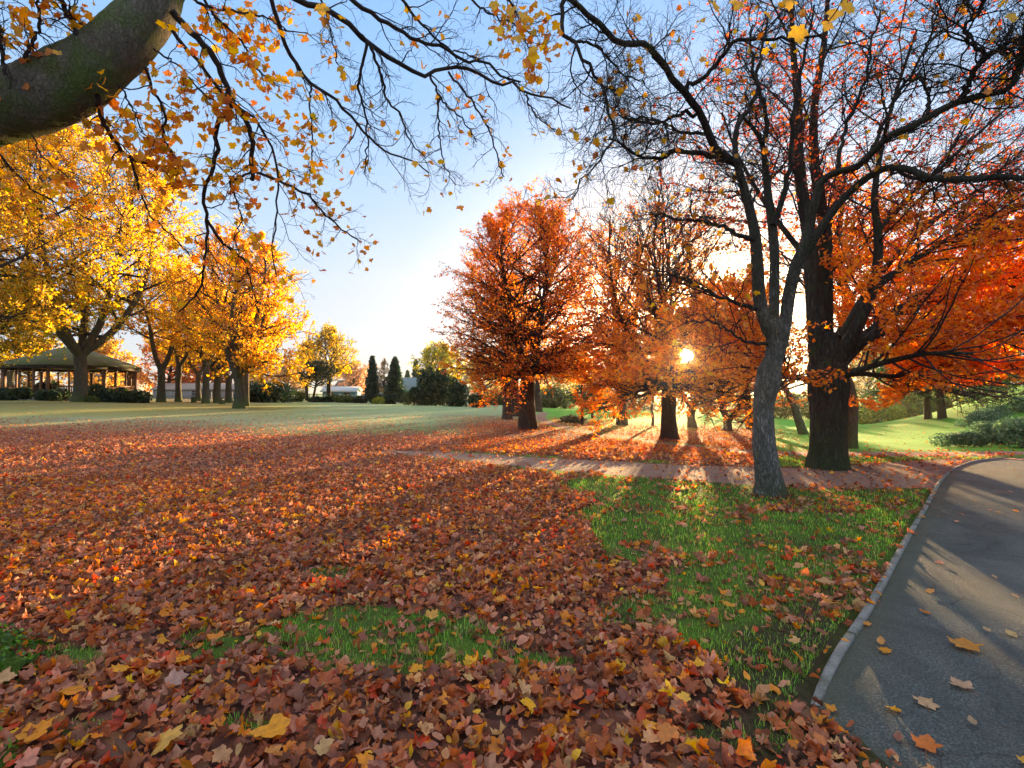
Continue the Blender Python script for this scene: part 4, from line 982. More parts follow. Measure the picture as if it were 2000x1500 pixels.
hi_ = rng.random(len(p)) < sst(4.2, 6., p[:, 2]); c[hi_] = palette(rng, int(hi_.sum()), [(.50, .10, .04), (.36, .08, .05), (.62, .16, .04)], [2, 2, 1], .25)
leaves(gL, rng, FOLD, p, rng.uniform(.06, .105, len(p)), rots(rng, len(p), (0, 0, 1), .8), c)
gW.build('twigs', M['twig_purple'], root, False, False); gB.build('branches', M['bark_twig'], root, False, False); gL.build('crown', M['leaf'], root)
print('copper leaves', len(p))
# ================================================================== the other trees
GOLD = [(.82, .47, .02), (.76, .36, .02), (.66, .46, .03), (.44, .36, .03), (.86, .56, .05)]
COPPER = [(.80, .23, .022), (.68, .155, .02), (.86, .32, .022), (.50, .11, .025), (.88, .42, .03)]
def T_(px, py): return hit(px, py)
b = T_(1030, 838); Yb = b[1]
grow_tree('beech_tree', b, 428 / F * Yb, 'full orange red beech standing alone left of the low sun, dirt path at its foot', 'tree',
          [(0, 2.9), (.19, 3.7), (.45, 3.9), (.67, 3.4), (.83, 2.6), (.93, 1.8), (1, .9)], trunk_r=.36, nstem=4, stem_r=.5, fork=2.5, stem_spread=.36, nL1=124, nL2=12, nL3=9, lpt=9, leaf=.08, pal=COPPER, w=[3, 3, 1.6, 1.4, .6],
          t_low=.15, e_low=-.1, e_high=1.05, leaf_top=.6, seed=4, bark='bark_copper', flat=.7, l2=.5, twig_r=.003, droop=.02, lean=(.2, 0), twig_up=.06, bias=1.1)
b = T_(1308, 857); Yb = b[1]
grow_tree('beech_tree', b, 515 / F * Yb, 'orange beech with bare purple top and the low sun shining through its leaves', 'tree',
          [(0, 3.3), (.2, 3.6), (.5, 3.5), (.75, 3.2), (.92, 2.4), (1, 1.5)], trunk_r=.29, nstem=5, fork=2.0, stem_spread=.62, stem_r=.40, nL1=126, nL2=11, nL3=9, lpt=15, leaf=.08, skew=1.45, bias=1., pal=[(.78, .25, .02), (.84, .36, .02), (.64, .15, .02), (.48, .11, .02)], w=[3, 2, 2, 1],
          t_low=.13, e_low=-.12, e_high=1.25, leaf_low=1.25, leaf_top=-.2, seed=9, bark='bark_copper', flat=.9, gap=.47, twig_r=.0034, twig_up=.10)
b = gp(1215, 27.)
grow_tree('ash_tree', b, 11.5, 'tall thin leaved tree with two bare leaning tops behind the orange beech', 'tree', [(0, 3.2), (.4, 4.0), (.8, 2.6), (1, .5)], trunk_r=.28, nstem=3, fork=2.8,
          nL1=44, nL2=8, nL3=6, lpt=2, leaf=.09, pal=[(.74, .34, .03), (.60, .18, .03), (.42, .10, .05)], w=[2, 2, 1], t_low=.25, leaf_low=.9, leaf_top=.15, seed=31, gap=1.7, bark='bark_dark')
b = gp(1420, 27.)
grow_tree('hornbeam_tree', b, 9.0, 'amber leaved tree of several leaning stems directly under the sun', 'tree', [(0, 3.4), (.4, 3.6), (.8, 2.2), (1, .4)], trunk_r=.22, nstem=5, fork=.5, stem_spread=.7,
          nL1=50, nL2=9, nL3=7, lpt=5, leaf=.11, pal=[(.80, .42, .03), (.74, .28, .02), (.55, .30, .03)], w=[2, 2, 1], t_low=.24, leaf_low=1.1, leaf_top=.2, seed=14, gap=1.7, bark='bark_copper', e_low=-.1)
b = gp(1352, 29.)
grow_tree('hornbeam_tree', b, 8.0, 'short forked tree just right of the orange beech trunk', 'tree', [(0, 2.6), (.5, 3.0), (1, .5)], trunk_r=.24, nstem=3, fork=1.2, stem_spread=.6,
          nL1=40, nL2=8, nL3=7, lpt=5, leaf=.11, pal=[(.80, .40, .03), (.72, .24, .02), (.55, .14, .02)], w=[2, 2, 1], t_low=.26, leaf_low=1.1, leaf_top=.3, seed=15, gap=1.7, bark='bark_copper')
b = gp(1466, 30.)
grow_tree('hornbeam_tree', b, 7.0, 'slim leaning tree half hidden behind the pale barked trunk', 'tree', [(0, 2.3), (.5, 2.6), (1, .4)], trunk_r=.2, lean=(-1.0, 0),
          nL1=36, nL2=8, nL3=6, lpt=5, leaf=.11, pal=[(.80, .40, .03), (.72, .24, .02), (.50, .36, .04)], w=[2, 2, 1], t_low=.2, seed=16, gap=1.7, bark='bark_copper')
b = gp(1570, 25.5)
grow_tree('thorn_tree', b, 5.2, 'low tree with strongly leaning trunk on the right lawn, between the two big trunks', 'tree', [(0, 1.8), (.5, 2.3), (1, .4)], trunk_r=.2, lean=(-1.9, .5),
          nL1=34, nL2=8, nL3=6, lpt=4, leaf=.09, pal=[(.70, .30, .03), (.30, .24, .03), (.62, .16, .02)], w=[1, 1, 1], t_low=.42, seed=18, bark='bark_grey')
# trunks behind the central beech
for px, Yd, r, H, sd, lab in ((990, 29., .26, 8.0, 41, 'slender dark beech trunk behind and left of the full orange beech'), (1004, 33., .36, 9.0, 42, 'thicker dark beech between the slender trunk and the full orange beech'), (1050, 42., .36, 9.0, 43, 'distant beech showing past the right side of the full orange beech')):
    grow_tree('beech_tree', gp(px, Yd), H, lab, 'tree', [(0, 2.6), (.4, 3.0), (.8, 1.6), (1, .3)], trunk_r=r, nL1=30, nL2=8, nL3=6, lpt=5, leaf=.13, pal=[(.72, .24, .02), (.60, .32, .03), (.50, .12, .02)], w=[2, 1, 1],
              t_low=.28, seed=sd, bark='bark_copper', leaf_top=.6, flat=.7)
for px, Yd, H, sd, lab, rx in ((1137, 26., 3.3, 51, 'young yellow leaved tree beside the curved dirt path', 1.0), (1217, 29.5, 2.6, 52, 'thin sapling right of the park bench', .8), (1274, 27.5, 2.7, 53, 'thin sapling just left of the orange beech trunk', .8)):
    grow_tree('sapling', gp(px, Yd), H, lab, 'tree', [(0, rx), (.5, rx), (1, .2)], trunk_r=.07, nL1=20, nL2=6, nL3=5, lpt=4, leaf=.10, pal=[(.85, .50, .02), (.80, .38, .02)], w=[2, 1], t_low=.58, seed=sd, gap=1.7, twig_r=.003)
# second trunk behind the copper beech
grow_tree('beech_tree', gp(1651, 15.5), 8.5, 'grey trunk standing close behind the massive copper beech', 'tree', [(0, 2.0), (.5, 2.6), (1, .5)], trunk_r=.26, nL1=30, nL2=8, nL3=6, lpt=5, leaf=.09, pal=COPPER, w=[2, 2, 1, 1, .3], t_low=.4, seed=61, bark='bark_grey', leaf_top=.4, flat=.6)

# left side gold trees
b = gp(155, 38.)
grow_tree('maple_tree', b, 20.0, 'tallest gold maple, its forked mossy trunk in front of the bandstand roof', 'tree', [(0, 5.6), (.15, 7.4), (.5, 7.8), (.78, 6.2), (.94, 3.2), (1, .6)], trunk_r=.44, nstem=6, fork=3.6, stem_spread=.62,
          nL1=96, nL2=12, nL3=9, lpt=13, leaf=.175, pal=GOLD, w=[3, 1.6, 2, 1.3, 1], t_low=.24, leaf_top=.5, seed=3, bark='bark_grey', palz=([0, .35, .6, 1], [.55, .2, .05, 0], [(.40, .38, .03), (.62, .52, .04)], [1, 1]), twig_r=.010, e_low=.05)
b = gp(-75, 30.)
grow_tree('maple_tree', b, 15.5, 'dense golden maple cut off by the left edge', 'tree', [(0, 4.2), (.3, 5.4), (.7, 5.0), (1, 1.0)], trunk_r=.5, nstem=4, fork=3.0, stem_spread=.6,
          nL1=60, nL2=11, nL3=8, lpt=12, leaf=.155, pal=GOLD, w=[3, 2, 2, 1, 1.3], t_low=.22, leaf_top=1., seed=8, bark='bark_grey', palz=([0, .5, 1], [.5, .1, 0], [(.34, .30, .03), (.5, .42, .03)], [1, 1]), twig_r=.008, e_low=-.1)
b = gp(466, 33.)
grow_tree('maple_tree', b, 11.7, 'rounded deep gold maple with dark forked trunk at the edge of the open field', 'tree', [(0, 3.6), (.2, 4.3), (.5, 4.1), (.8, 2.9), (1, .6)], trunk_r=.33, nstem=5, fork=2.1, stem_spread=.6,
          nL1=76, nL2=10, nL3=8, lpt=12, leaf=.138, pal=[(.82, .40, .015), (.76, .31, .015), (.66, .38, .02), (.86, .48, .03)], w=[3, 2, 1.3, 1], t_low=.2, leaf_top=.35, seed=6, bark='bark_grey', twig_r=.008, e_low=-.05, palz=([0, .3, 1], [.35, .12, 0], [(.40, .30, .03)], [1]))
for px, Yd, H, r, sd, fk, ns, lab, lk in (
     (315, 46., 14.0, .42, 71, 3.0, 3, 'gold maple with low curving limb just right of the bandstand', .2),
     (349, 50., 13.0, .36, 72, 3.6, 2, 'upright gold maple second to the right of the bandstand', .2),
     (388, 56., 12.0, .36, 73, 3.0, 2, 'thin trunked gold maple behind the leafy clearing', .2),
     (402, 44., 10.5, .36, 74, 3.2, 2, 'leaning pale trunked maple behind the rounded gold one', .2),
     (425, 47., 10.5, .42, 75, 2.6, 3, 'stout forked maple between the pale leaning one and the rounded gold one', .2),
     (447, 50., 10.0, .38, 76, 2.4, 2, 'forked maple half hidden by the rounded gold maple', .2),
     (480, 38., 8.0, .30, 77, 2.4, 2, 'slim maple touching the right side of the rounded gold maple trunk', .2)):
    grow_tree('maple_tree', gp(px, Yd), H, lab, 'tree', [(0, 3.0), (.3, 3.8), (.7, 3.2), (1, .5)], trunk_r=r * .82, nstem=ns, fork=fk, stem_spread=.55, nL1=36, nL2=8, nL3=6, lpt=6, leaf=.26,
              pal=GOLD, w=[3, 2, 1.5, .8, .6], t_low=.30, leaf_top=.5, seed=sd, bark='bark_grey', twig_r=.010, group='gold maples right of the bandstand')
grow_tree('lime_tree', gp(20, 56.), 13.0, 'pale branched tree at the left edge behind the bandstand', 'tree', [(0, 5.), (.5, 6.0), (1, 1.)], trunk_r=.35, nstem=3, fork=2.4, nL1=36, nL2=8, nL3=6, lpt=5, leaf=.28, pal=GOLD, w=[1, 1, 2, 2, .5], t_low=.3, seed=81, bark='bark_grey', twig_r=.012)
grow_tree('lime_tree', gp(643, 66.), 9.6, 'open airy yellow green tree at the far side of the field', 'tree', [(0, 3.0), (.35, 4.0), (.7, 3.2), (1, .8)], trunk_r=.3, nstem=2, fork=3.2, stem_spread=.4, nL1=56, nL2=9, nL3=7, lpt=5, leaf=.20,
          pal=[(.62, .42, .04), (.36, .30, .05), (.72, .40, .03), (.24, .22, .05)], w=[2, 2, 1.4, 1], t_low=.22, leaf_top=.8, seed=83, twig_r=.012, palz=([0, .5, 1], [.5, 0, 0], [(.78, .46, .03)], [1]))
grow_tree('maple_tree', gp(600, 74.), 8.0, 'pale yellow tree between the rounded gold maple and the airy one', 'tree', [(0, 2.6), (.5, 3.0), (1, .6)], trunk_r=.25, nL1=30, nL2=8, nL3=6, lpt=5, leaf=.26, pal=[(.72, .42, .06), (.5, .40, .08)], w=[1, 1], t_low=.25, seed=84, twig_r=.012)
grow_tree('pine_tree', gp(612, 60.), 4.6, 'flat topped dark pine in front of the airy yellow green tree', 'tree', [(0, 2.0), (.4, 2.6), (.8, 1.8), (1, .6)], trunk_r=.16, nL1=34, nL2=8, nL3=6, lpt=7, leaf=.16, pal=[(.06, .07, .025), (.12, .10, .03)], w=[2, 1], t_low=.35, seed=85, leafmat='green_leaf', flat=.3, lean=(.6, 0))
grow_tree('birch_tree', gp(750, 66.), 5.4, 'thin tan leaved tree between the two pointed conifers', 'tree', [(0, 1.2), (.5, 1.5), (1, .3)], trunk_r=.12, nL1=30, nL2=7, nL3=5, lpt=3, leaf=.14, pal=[(.5, .36, .16), (.4, .25, .1)], w=[1, 1], t_low=.2, seed=86)
grow_tree('oak_tree', gp(858, 60.), 6.8, 'yellow green broad tree behind the dark evergreens, left of the full orange beech', 'tree', [(0, 3.0), (.4, 3.6), (.8, 2.6), (1, .6)], trunk_r=.28, nstem=3, fork=2.0, nL1=50, nL2=9, nL3=6, lpt=6, leaf=.19,
          pal=[(.40, .36, .05), (.22, .24, .05), (.60, .46, .08)], w=[2, 2, 1], t_low=.2, seed=87, leaf_top=.9)
# far autumn trees that close the view behind
for px, Yd, H, R_, sd, pal, lab in (
     (330, 88., 9.5, 6.0, 101, [(.66, .22, .05), (.58, .28, .08)], 'hazy orange tree far behind the gold maples, left one of three'),
     (400, 92., 9.0, 6.0, 102, [(.62, .18, .05), (.56, .26, .08)], 'hazy red orange tree far behind the stout forked maple'),
     (470, 96., 9.0, 6.0, 103, [(.60, .28, .07), (.5, .3, .1)], 'hazy orange tree far behind the rounded gold maple'),
     (60, 78., 8.5, 6.0, 104, [(.50, .26, .08), (.44, .32, .10)], 'tan tree far behind the left side of the bandstand'),
     (200, 90., 9.5, 6.0, 105, [(.58, .30, .08), (.46, .36, .10)], 'yellow brown tree far behind the bandstand roof'),
     (690, 120., 7.5, 6.5, 106, [(.52, .32, .20), (.48, .28, .16)], 'pinkish tan tree far off, left of the first pointed conifer'),
     (560, 110., 7.0, 6.0, 107, [(.52, .36, .20), (.48, .30, .14)], 'pale tan tree far off behind the shrubs by the rounded gold maple'),
     (940, 95., 7.5, 6.0, 108, [(.40, .34, .12), (.34, .30, .12)], 'olive tree far off behind the full orange beech'),
     (1090, 80., 7.0, 5.5, 109, [(.30, .30, .08), (.46, .32, .08)], 'olive tree far off right of the full orange beech')):
    grow_tree('autumn_tree', gp(px, Yd), H, lab, 'tree', [(0, R_ * .8), (.4, R_), (.8, R_ * .65), (1, R_ * .2)], trunk_r=.35, nL1=34, nL2=8, nL3=6, lpt=6, leaf=.42, pal=pal, w=[1, 1], t_low=.08, seed=sd, twig_r=.015, e_low=-.1)

grow_tree('autumn_tree', gp(1205, 70.), 7.4, 'brown olive tree added far off behind the thin saplings to shade the carpet', 'tree', [(0, 4.4), (.4, 5.4), (.8, 3.6), (1, 1.)], trunk_r=.3, nL1=34, nL2=8, nL3=6, lpt=3, leaf=.32, pal=[(.36, .26, .07), (.26, .24, .07)], w=[1, 1], t_low=.08, seed=120, twig_r=.015, e_low=-.1)  # added tree, its crown keeps low sun off the left carpet
# ------------------------------------------------------------------ conifers
def conifer(base, H, R_, label, seed, pal, name='conifer_tree', t0=.06, ell=.9):
    rng = np.random.default_rng(seed); root = empty(name, base, label, 'tree'); base = np.array(base)
    gT = Geo(); trunk_geo(gT, [(*(base - [0, 0, .1]), H * .022), (*(base + [0, 0, H * .5]), H * .014), (*(base + [0, 0, H]), .01)], 16, 8, rng); gT.build('trunk', M['bark_dark'], root, True, False)
    n = 170; t = np.sort(rng.random(n)) ** .9 * (1 - t0) + t0; az = np.arange(n) * 2.39996
    L = R_ * ((1 - t) ** ell) * rng.uniform(.5, 1.2, n) + .06
    o = np.column_stack([np.cos(az), np.sin(az), np.zeros(n)]); s = np.linspace(0, 1, 6)
    pts = base + np.array([0, 0, 1.]) * (t * H)[:, None]
    pts = pts[:, None] + o[:, None] * (L[:, None] * s)[..., None] + np.array([0, 0, 1.]) * ((-.25 * s + .22 * s ** 2)[None] * L[:, None])[..., None]
    gB = Geo(); tubes(gB, pts, np.linspace(.03, .008, 6)[None] * np.ones((n, 1)), 4); gB.build('branches', M['bark_twig'], root, False, False)
    p = at_twigs(rng, pts, 70, .12, R_ * .07); gL = Geo()
    leaves(gL, rng, [(np.array([(0, -.6, 0), (.22, 0, .05), (0, .7, -.1), (-.22, 0, .05)]), np.array([(0, 1, 2, 3)]))], p, rng.uniform(.6, 1.3, len(p)) * R_ * .17, rots(rng, len(p), (0, 0, 1), .7), palette(rng, len(p), pal, [2, 1], .3))
    gL.build('crown', M['green_leaf'], root)
DG = [(.020, .050, .026), (.035, .075, .03)]
conifer(gp(727, 60.), 5.5, 1.25, 'pointed narrow dark conifer, left one of the far pair', 201, DG, ell=.8)
conifer(gp(771, 60.), 5.3, 1.6, 'pointed dark conifer with broad skirt, right one of the far pair', 202, DG, ell=.85)
conifer(gp(812, 90.), 7.2, 1.4, 'small hazy conifer top right of the far pair', 203, [(.06, .10, .05), (.10, .12, .06)], ell=.7)
conifer(gp(796, 100.), 5.6, 1.4, 'smallest hazy conifer between the broad skirted one and the evergreens', 204, [(.10, .14, .07), (.12, .14, .07)], ell=.8)

# ------------------------------------------------------------------ shrubs
def shrub(base, rx, ry, h, label, seed, pal, w=None, name='shrub', cat='shrub', n=2600, leaf=.08, group=None, mat_='green_leaf', rz=0):
    rng = np.random.default_rng(seed); root = empty(name, base, label, cat, group); base = np.array(base, float)
    m = 9; cen = np.column_stack([rng.uniform(-.7, .7, m) * rx, rng.uniform(-.6, .6, m) * ry, rng.uniform(.25, .62, m) * h])
    rad = rng.uniform(.40, .62, m)
    ca, sa = math.cos(rz), math.sin(rz); rot = lambda q: np.column_stack([q[:, 0] * ca - q[:, 1] * sa, q[:, 0] * sa + q[:, 1] * ca, q[:, 2]])
    i = rng.integers(0, m, n); d = nrm(rng.standard_normal((n, 3))); s = rng.random(n) ** .3
    p = cen[i] + d * s[:, None] * np.column_stack([rad[i] * rx * .8, rad[i] * ry * .8, rad[i] * h * .85])
    p = p[(p[:, 2] > .02)]; q = rot(p) + base; q[:, 2] += gz(q[:, 0], q[:, 1]) - base[2]
    gL = Geo(); leaves(gL, rng, FOLD, q, rng.uniform(.7, 1.4, len(q)) * leaf, rots(rng, len(q), (0, 0, 1), .7), palette(rng, len(q), pal, w or [1] * len(pal), .25))
    gB = Geo(); k = 26; st = np.zeros((k, 5, 3)); e = rot(cen[rng.integers(0, m, k)] * 1.25 + rng.normal(0, .1, (k, 3)) * h)
    foot = rot(np.column_stack([rng.uniform(-.6, .6, k) * rx, rng.uniform(-.5, .5, k) * ry, np.zeros(k)]))
    for j in range(5): st[:, j] = base + foot + (e - foot) * j / 4 + np.array([0, 0, .1 * h]) * math.sin(j / 4 * PI)
    st[..., 2] += (gz(st[..., 0], st[..., 1]) - base[2]); st[:, 0, 2] -= .03
    tubes(gB, st, np.linspace(.022, .006, 5)[None] * np.ones((k, 1)) * min(1.5, max(.6, h)), 4)
    gB.build('stems', M['bark_twig'], root, False, False); gL.build('foliage', M[mat_], root)
    return root
DK = [(.022, .045, .018), (.040, .070, .022)]
OL = [(.10, .14, .03), (.16, .17, .03)]
YG = [(.30, .36, .03), (.20, .28, .03), (.42, .38, .04)]
for px, Yd, rx, ry, h, pal, lab, nn in (
     (30, 40.5, 1.5, 1.0, 1.05, DK, 'dark clipped shrub at the left front of the bandstand', 2600),
     (105, 40.5, 1.3, 1.0, .95, DK, 'dark shrub left of the tallest gold maple trunk', 2600),
     (205, 41., 1.5, 1.1, 1.35, DK, 'biggest dark shrub right of the tallest gold maple trunk', 3400),
     (262, 40.5, 1.4, 1.0, 1.0, DK, 'dark spreading shrub at the right front of the bandstand', 2600),
     (183, 38.2, .45, .4, .45, OL, 'small yellowish plant at the foot of the tallest gold maple', 900),
     (95, 50., 1.1, 1.0, 2.0, DK, 'round dark bush seen through the bandstand', 2200),
     (525, 56., 2.9, 1.6, 2.6, DK, 'large dark bush behind the rounded gold maple', 3800),
     (497, 54., 1.6, 1.2, 1.8, DK, 'dark bush right beside the rounded gold maple trunk', 2600),
     (570, 62., 1.6, 1.2, 1.3, OL, 'olive bush at the field edge right of the large dark bush', 2600),
     (630, 62., 1.7, .8, .75, DK, 'low dark hedge bush below the airy yellow green tree', 2600),
     (675, 62., 1.9, .9, .9, OL, 'olive hedge bush left of the pointed conifers', 2600),
     (703, 62., 1.2, .9, .9, DK, 'dark low bush touching the left pointed conifer', 1800),
     (741, 59., .7, .6, .8, YG, 'bright yellow green bush between the pointed conifers', 1600),
     (757, 60., .8, .6, .7, DK, 'small dark bush right of the yellow green one', 1500),
     (815, 55., 1.7, 1.2, 2.2, DK, 'dark evergreen bush at the left of the evergreen clump', 3400),
     (850, 55., 2.2, 1.4, 4.4, DK, 'tallest dark evergreen of the clump left of the full orange beech', 5200),
     (885, 53., 1.5, 1.2, 3.2, DK, 'dark evergreen at the right end of the clump', 3400),
     (932, 50., .9, .8, 1.5, DK, 'small dark bush under the full orange beech branches', 1800),
     (965, 62., 3.0, 1.2, 1.6, OL, 'olive bush far behind the slender dark beech trunk', 2600),
     (1090, 54., 3.0, 1.5, 2.4, [(.05, .10, .03), (.09, .13, .03)], 'green bush behind the brush pile', 3400),
     (1160, 52., 2.6, 1.4, 2.6, [(.04, .08, .025), (.07, .11, .03)], 'dark green bush behind the park bench', 3400),
     (1240, 54., 2.4, 1.4, 1.7, [(.20, .16, .05), (.12, .13, .04)], 'brownish hedge bush behind the thin saplings', 3000),
     (1402, 60., 3.4, 1.5, 5.0, [(.34, .22, .06), (.22, .19, .06)], 'tan hedge bush below and right of the sun, raised to shade the road', 1500),  # hedge height added to block low sun on the road, leaves kept sparse
     (1480, 55., 2.6, 1.4, 1.5, [(.24, .17, .05), (.15, .14, .04)], 'tan hedge bush behind the pale barked trunk', 3000),
     (1555, 50., 3.0, 1.4, 2.8, [(.10, .14, .04), (.18, .18, .05)], 'olive bush behind the strongly leaning trunk', 4200),
     (1640, 46., 3.2, 1.4, 2.4, [(.12, .16, .05), (.2, .2, .05)], 'olive bush behind the massive copper beech', 4200),
     (1712, 42., 2.0, 1.2, 1.7, YG, 'bright yellow green bush at the back of the right lawn', 4200),
     (1770, 44., 2.4, 1.4, 2.7, [(.16, .20, .03), (.10, .14, .03), (.4, .36, .05)], 'yellow flecked green bush left of the twin dark trunks', 4600),
     (1880, 40., 3.0, 1.6, 3.0, [(.07, .13, .025), (.14, .2, .03)], 'mid green bush right of the twin dark trunks', 5200),
     (1965, 38., 3.2, 1.8, 4.2, [(.12, .20, .025), (.2, .26, .04)], 'light green bush above the grassy mound', 5600)):
    shrub(gp(px, Yd), rx, ry, h, lab, int(px * 7 + Yd), pal, n=int(nn * 1.5), leaf=.10 + .0022 * Yd)
BG = [(.10, .19, .10), (.16, .26, .14), (.07, .14, .07)]
for px, py, rx, ry, h, lab, nn, rz in (
     (1872, 872, 1.1, .55, .50, 'low frosty green shrub where the path meets the road, front left of the mound', 5200, .05),
     (1955, 868, 1.5, .7, .85, 'frosty blue green shrub along the road below the mound', 7600, .2),
     (2050, 862, 1.6, .8, 1.1, 'frosty shrub cut by the right edge beside the road', 7000, .2),
     (1915, 826, 1.5, .8, .60, 'grey green shrub halfway up the grassy mound', 5000, .1),
     (1982, 806, 1.6, .8, .60, 'grey green shrub near the top of the mound at the right edge', 5000, .1)):
    b = hit(px, py) if px < 1990 else gp(px, 15.5); shrub(b, rx, ry, h, lab, int(px), BG, n=nn, leaf=.07, rz=rz)
# twin dark yew trunks and the tan trees behind
grow_tree('yew_tree', gp(1812, 27.), 5.4, 'dark green yew, left one of the twin trunks on the right lawn', 'tree', [(0, 2.6), (.5, 2.6), (1, .6)], trunk_r=.15, nL1=44, nL2=9, nL3=7, lpt=8, leaf=.12, pal=[(.035, .075, .025), (.06, .10, .03)], w=[2, 1], t_low=.3, seed=301, leafmat='green_leaf', droop=.05, e_low=-.2)
grow_tree('yew_tree', gp(1840, 26.), 5.0, 'dark green yew, right one of the twin trunks on the right lawn', 'tree', [(0, 3.0), (.5, 2.8), (1, .6)], trunk_r=.17, nL1=44, nL2=9, nL3=7, lpt=8, leaf=.12, pal=[(.04, .08, .025), (.07, .11, .03)], w=[2, 1], t_low=.28, seed=302, leafmat='green_leaf', droop=.05, e_low=-.2)
grow_tree('autumn_tree', gp(1700, 60.), 7.5, 'olive brown tree behind the yellow green bush at the back of the right lawn', 'tree', [(0, 5.), (.5, 5.), (1, 1.)], trunk_r=.3, nL1=40, nL2=8, nL3=6, lpt=6, leaf=.28, pal=[(.24, .22, .06), (.40, .26, .08)], w=[1, 1], t_low=.12, seed=303, twig_r=.012)
grow_tree('autumn_tree', gp(1950, 50.), 9.0, 'tan and orange tree above the mound at the right edge', 'tree', [(0, 5.), (.5, 5.), (1, 1.)], trunk_r=.3, nL1=44, nL2=9, nL3=6, lpt=6, leaf=.26, pal=[(.52, .28, .07), (.44, .32, .09), (.3, .26, .06)], w=[1, 1, 1], t_low=.1, seed=304, twig_r=.012)
grow_tree('autumn_tree', gp(1830, 56.), 7.5, 'brownish tree behind the twin dark yews', 'tree', [(0, 5.), (.5, 5.), (1, 1.)], trunk_r=.3, nL1=40, nL2=8, nL3=6, lpt=6, leaf=.28, pal=[(.30, .22, .06), (.2, .2, .06)], w=[1, 1], t_low=.1, seed=305, twig_r=.012)

# ------------------------------------------------------------------ bandstand
c = gp(140, 47.5); z0 = float(c[2]); Rr = 4.95
root = empty('bandstand', c, 'open timber bandstand with mossy low pitched roof among dark shrubs', 'bandstand')
ang = [PI / 8 + i * PI / 4 for i in range(8)]
corner = [np.array([c[0] + math.cos(a) * Rr, c[1] + math.sin(a) * Rr]) for a in ang]
cc = np.array(c[:2])
wood = simple_mat('timber', (.12, .06, .035), (.26, .14, .08), 6, .75, .3, .15); woodD = simple_mat('dark_timber', (.03, .022, .016), (.07, .05, .035), 6, .8, .3, .2)
g = Geo(); V = []
for zz, k in ((z0 - .1, .97), (z0 + .35, .97)): V += [(*(cc + (p - cc) * k), zz) for p in corner]
g.add(V, [(i, (i + 1) % 8, 8 + (i + 1) % 8, 8 + i) for i in range(8)]); g.add(V[8:], [tuple(range(8))])
g.build('base', simple_mat('slab', (.18, .16, .13), (.3, .27, .23), 10), root, color=False)
ze = z0 + 3.1
g = Geo(); V = [(*(cc + (p - cc) * 1.10), ze) for p in corner] + [(*(cc + (p - cc) * .22), ze + 1.65) for p in corner] + [(*cc, ze + 1.85)] + [(*(cc + (p - cc) * 1.10), ze - .10) for p in corner]
g.add(V, [(i, (i + 1) % 8, 8 + (i + 1) % 8, 8 + i) for i in range(8)] + [(17 + i, 17 + (i + 1) % 8, (i + 1) % 8, i) for i in range(8)])
g.add(V[8:17], [(i, (i + 1) % 8, 8) for i in range(8)]); g.add(V[17:], [tuple(range(7, -1, -1))])
m, nt, out = mat('mossy_roof'); T = NT(nt)
n1 = T.noise(1.4, 6, .65, T.pos()); n2 = T.noise(16, 4, .6, T.pos((1, 1, 6)))
cr = T.mix(T.ramp(n1, [(.38, 0.), (.6, 1.)]), (.16, .14, .12), (.10, .15, .03)); cr = T.mix(T.math('MULTIPLY', n2, .5), cr, (.05, .06, .02))
T.l(T.bsdf(cr, .9, T.bump(n2, .6, .05)), out.inputs[0])
roof = g.build('roof', m, root, color=False)
g = Geo()
for i in range(8):
    p, q = cc + (corner[i] - cc) * 1.07, cc + (corner[(i + 1) % 8] - cc) * 1.07; mid = (p + q) / 2; d = q - p
    box(g, (*mid, ze - .24), (np.linalg.norm(d) - .02, .10, .26), math.atan2(d[1], d[0]))
g.build('fascia', woodD, root, color=False)
for i in range(8):
    p, q = corner[i], corner[(i + 1) % 8]; d = (q - p); ra = math.atan2(d[1], d[0])
    for t in (0, .36, .68):
        g = Geo(); w = .24 if t == 0 else .13; s = cc + (p + d * t - cc) * .985
        box(g, (*s, (z0 + .36 + ze - .40) / 2), (w, w, ze - .40 - z0 - .36), ra); box(g, (*s, ze - .50), (w + .08, w + .08, .12), ra); box(g, (*s, z0 + .44), (w + .06, w + .06, .14), ra)
        g.build('post', wood, root, color=False)
    if i not in (5,):
        g = Geo(); L = np.linalg.norm(d); n_ = nrm(d); 
        for zz in (.55, 1.25): box(g, (*(p + d * .5), z0 + zz), (L - .5, .06, .08), ra)
        for k in range(22):
            s = p + n_ * (.35 + (L - .7) * k / 21); box(g, (*s, z0 + .90), (.045, .03, .62), ra)
        g.build('railing', wood, root, color=False)
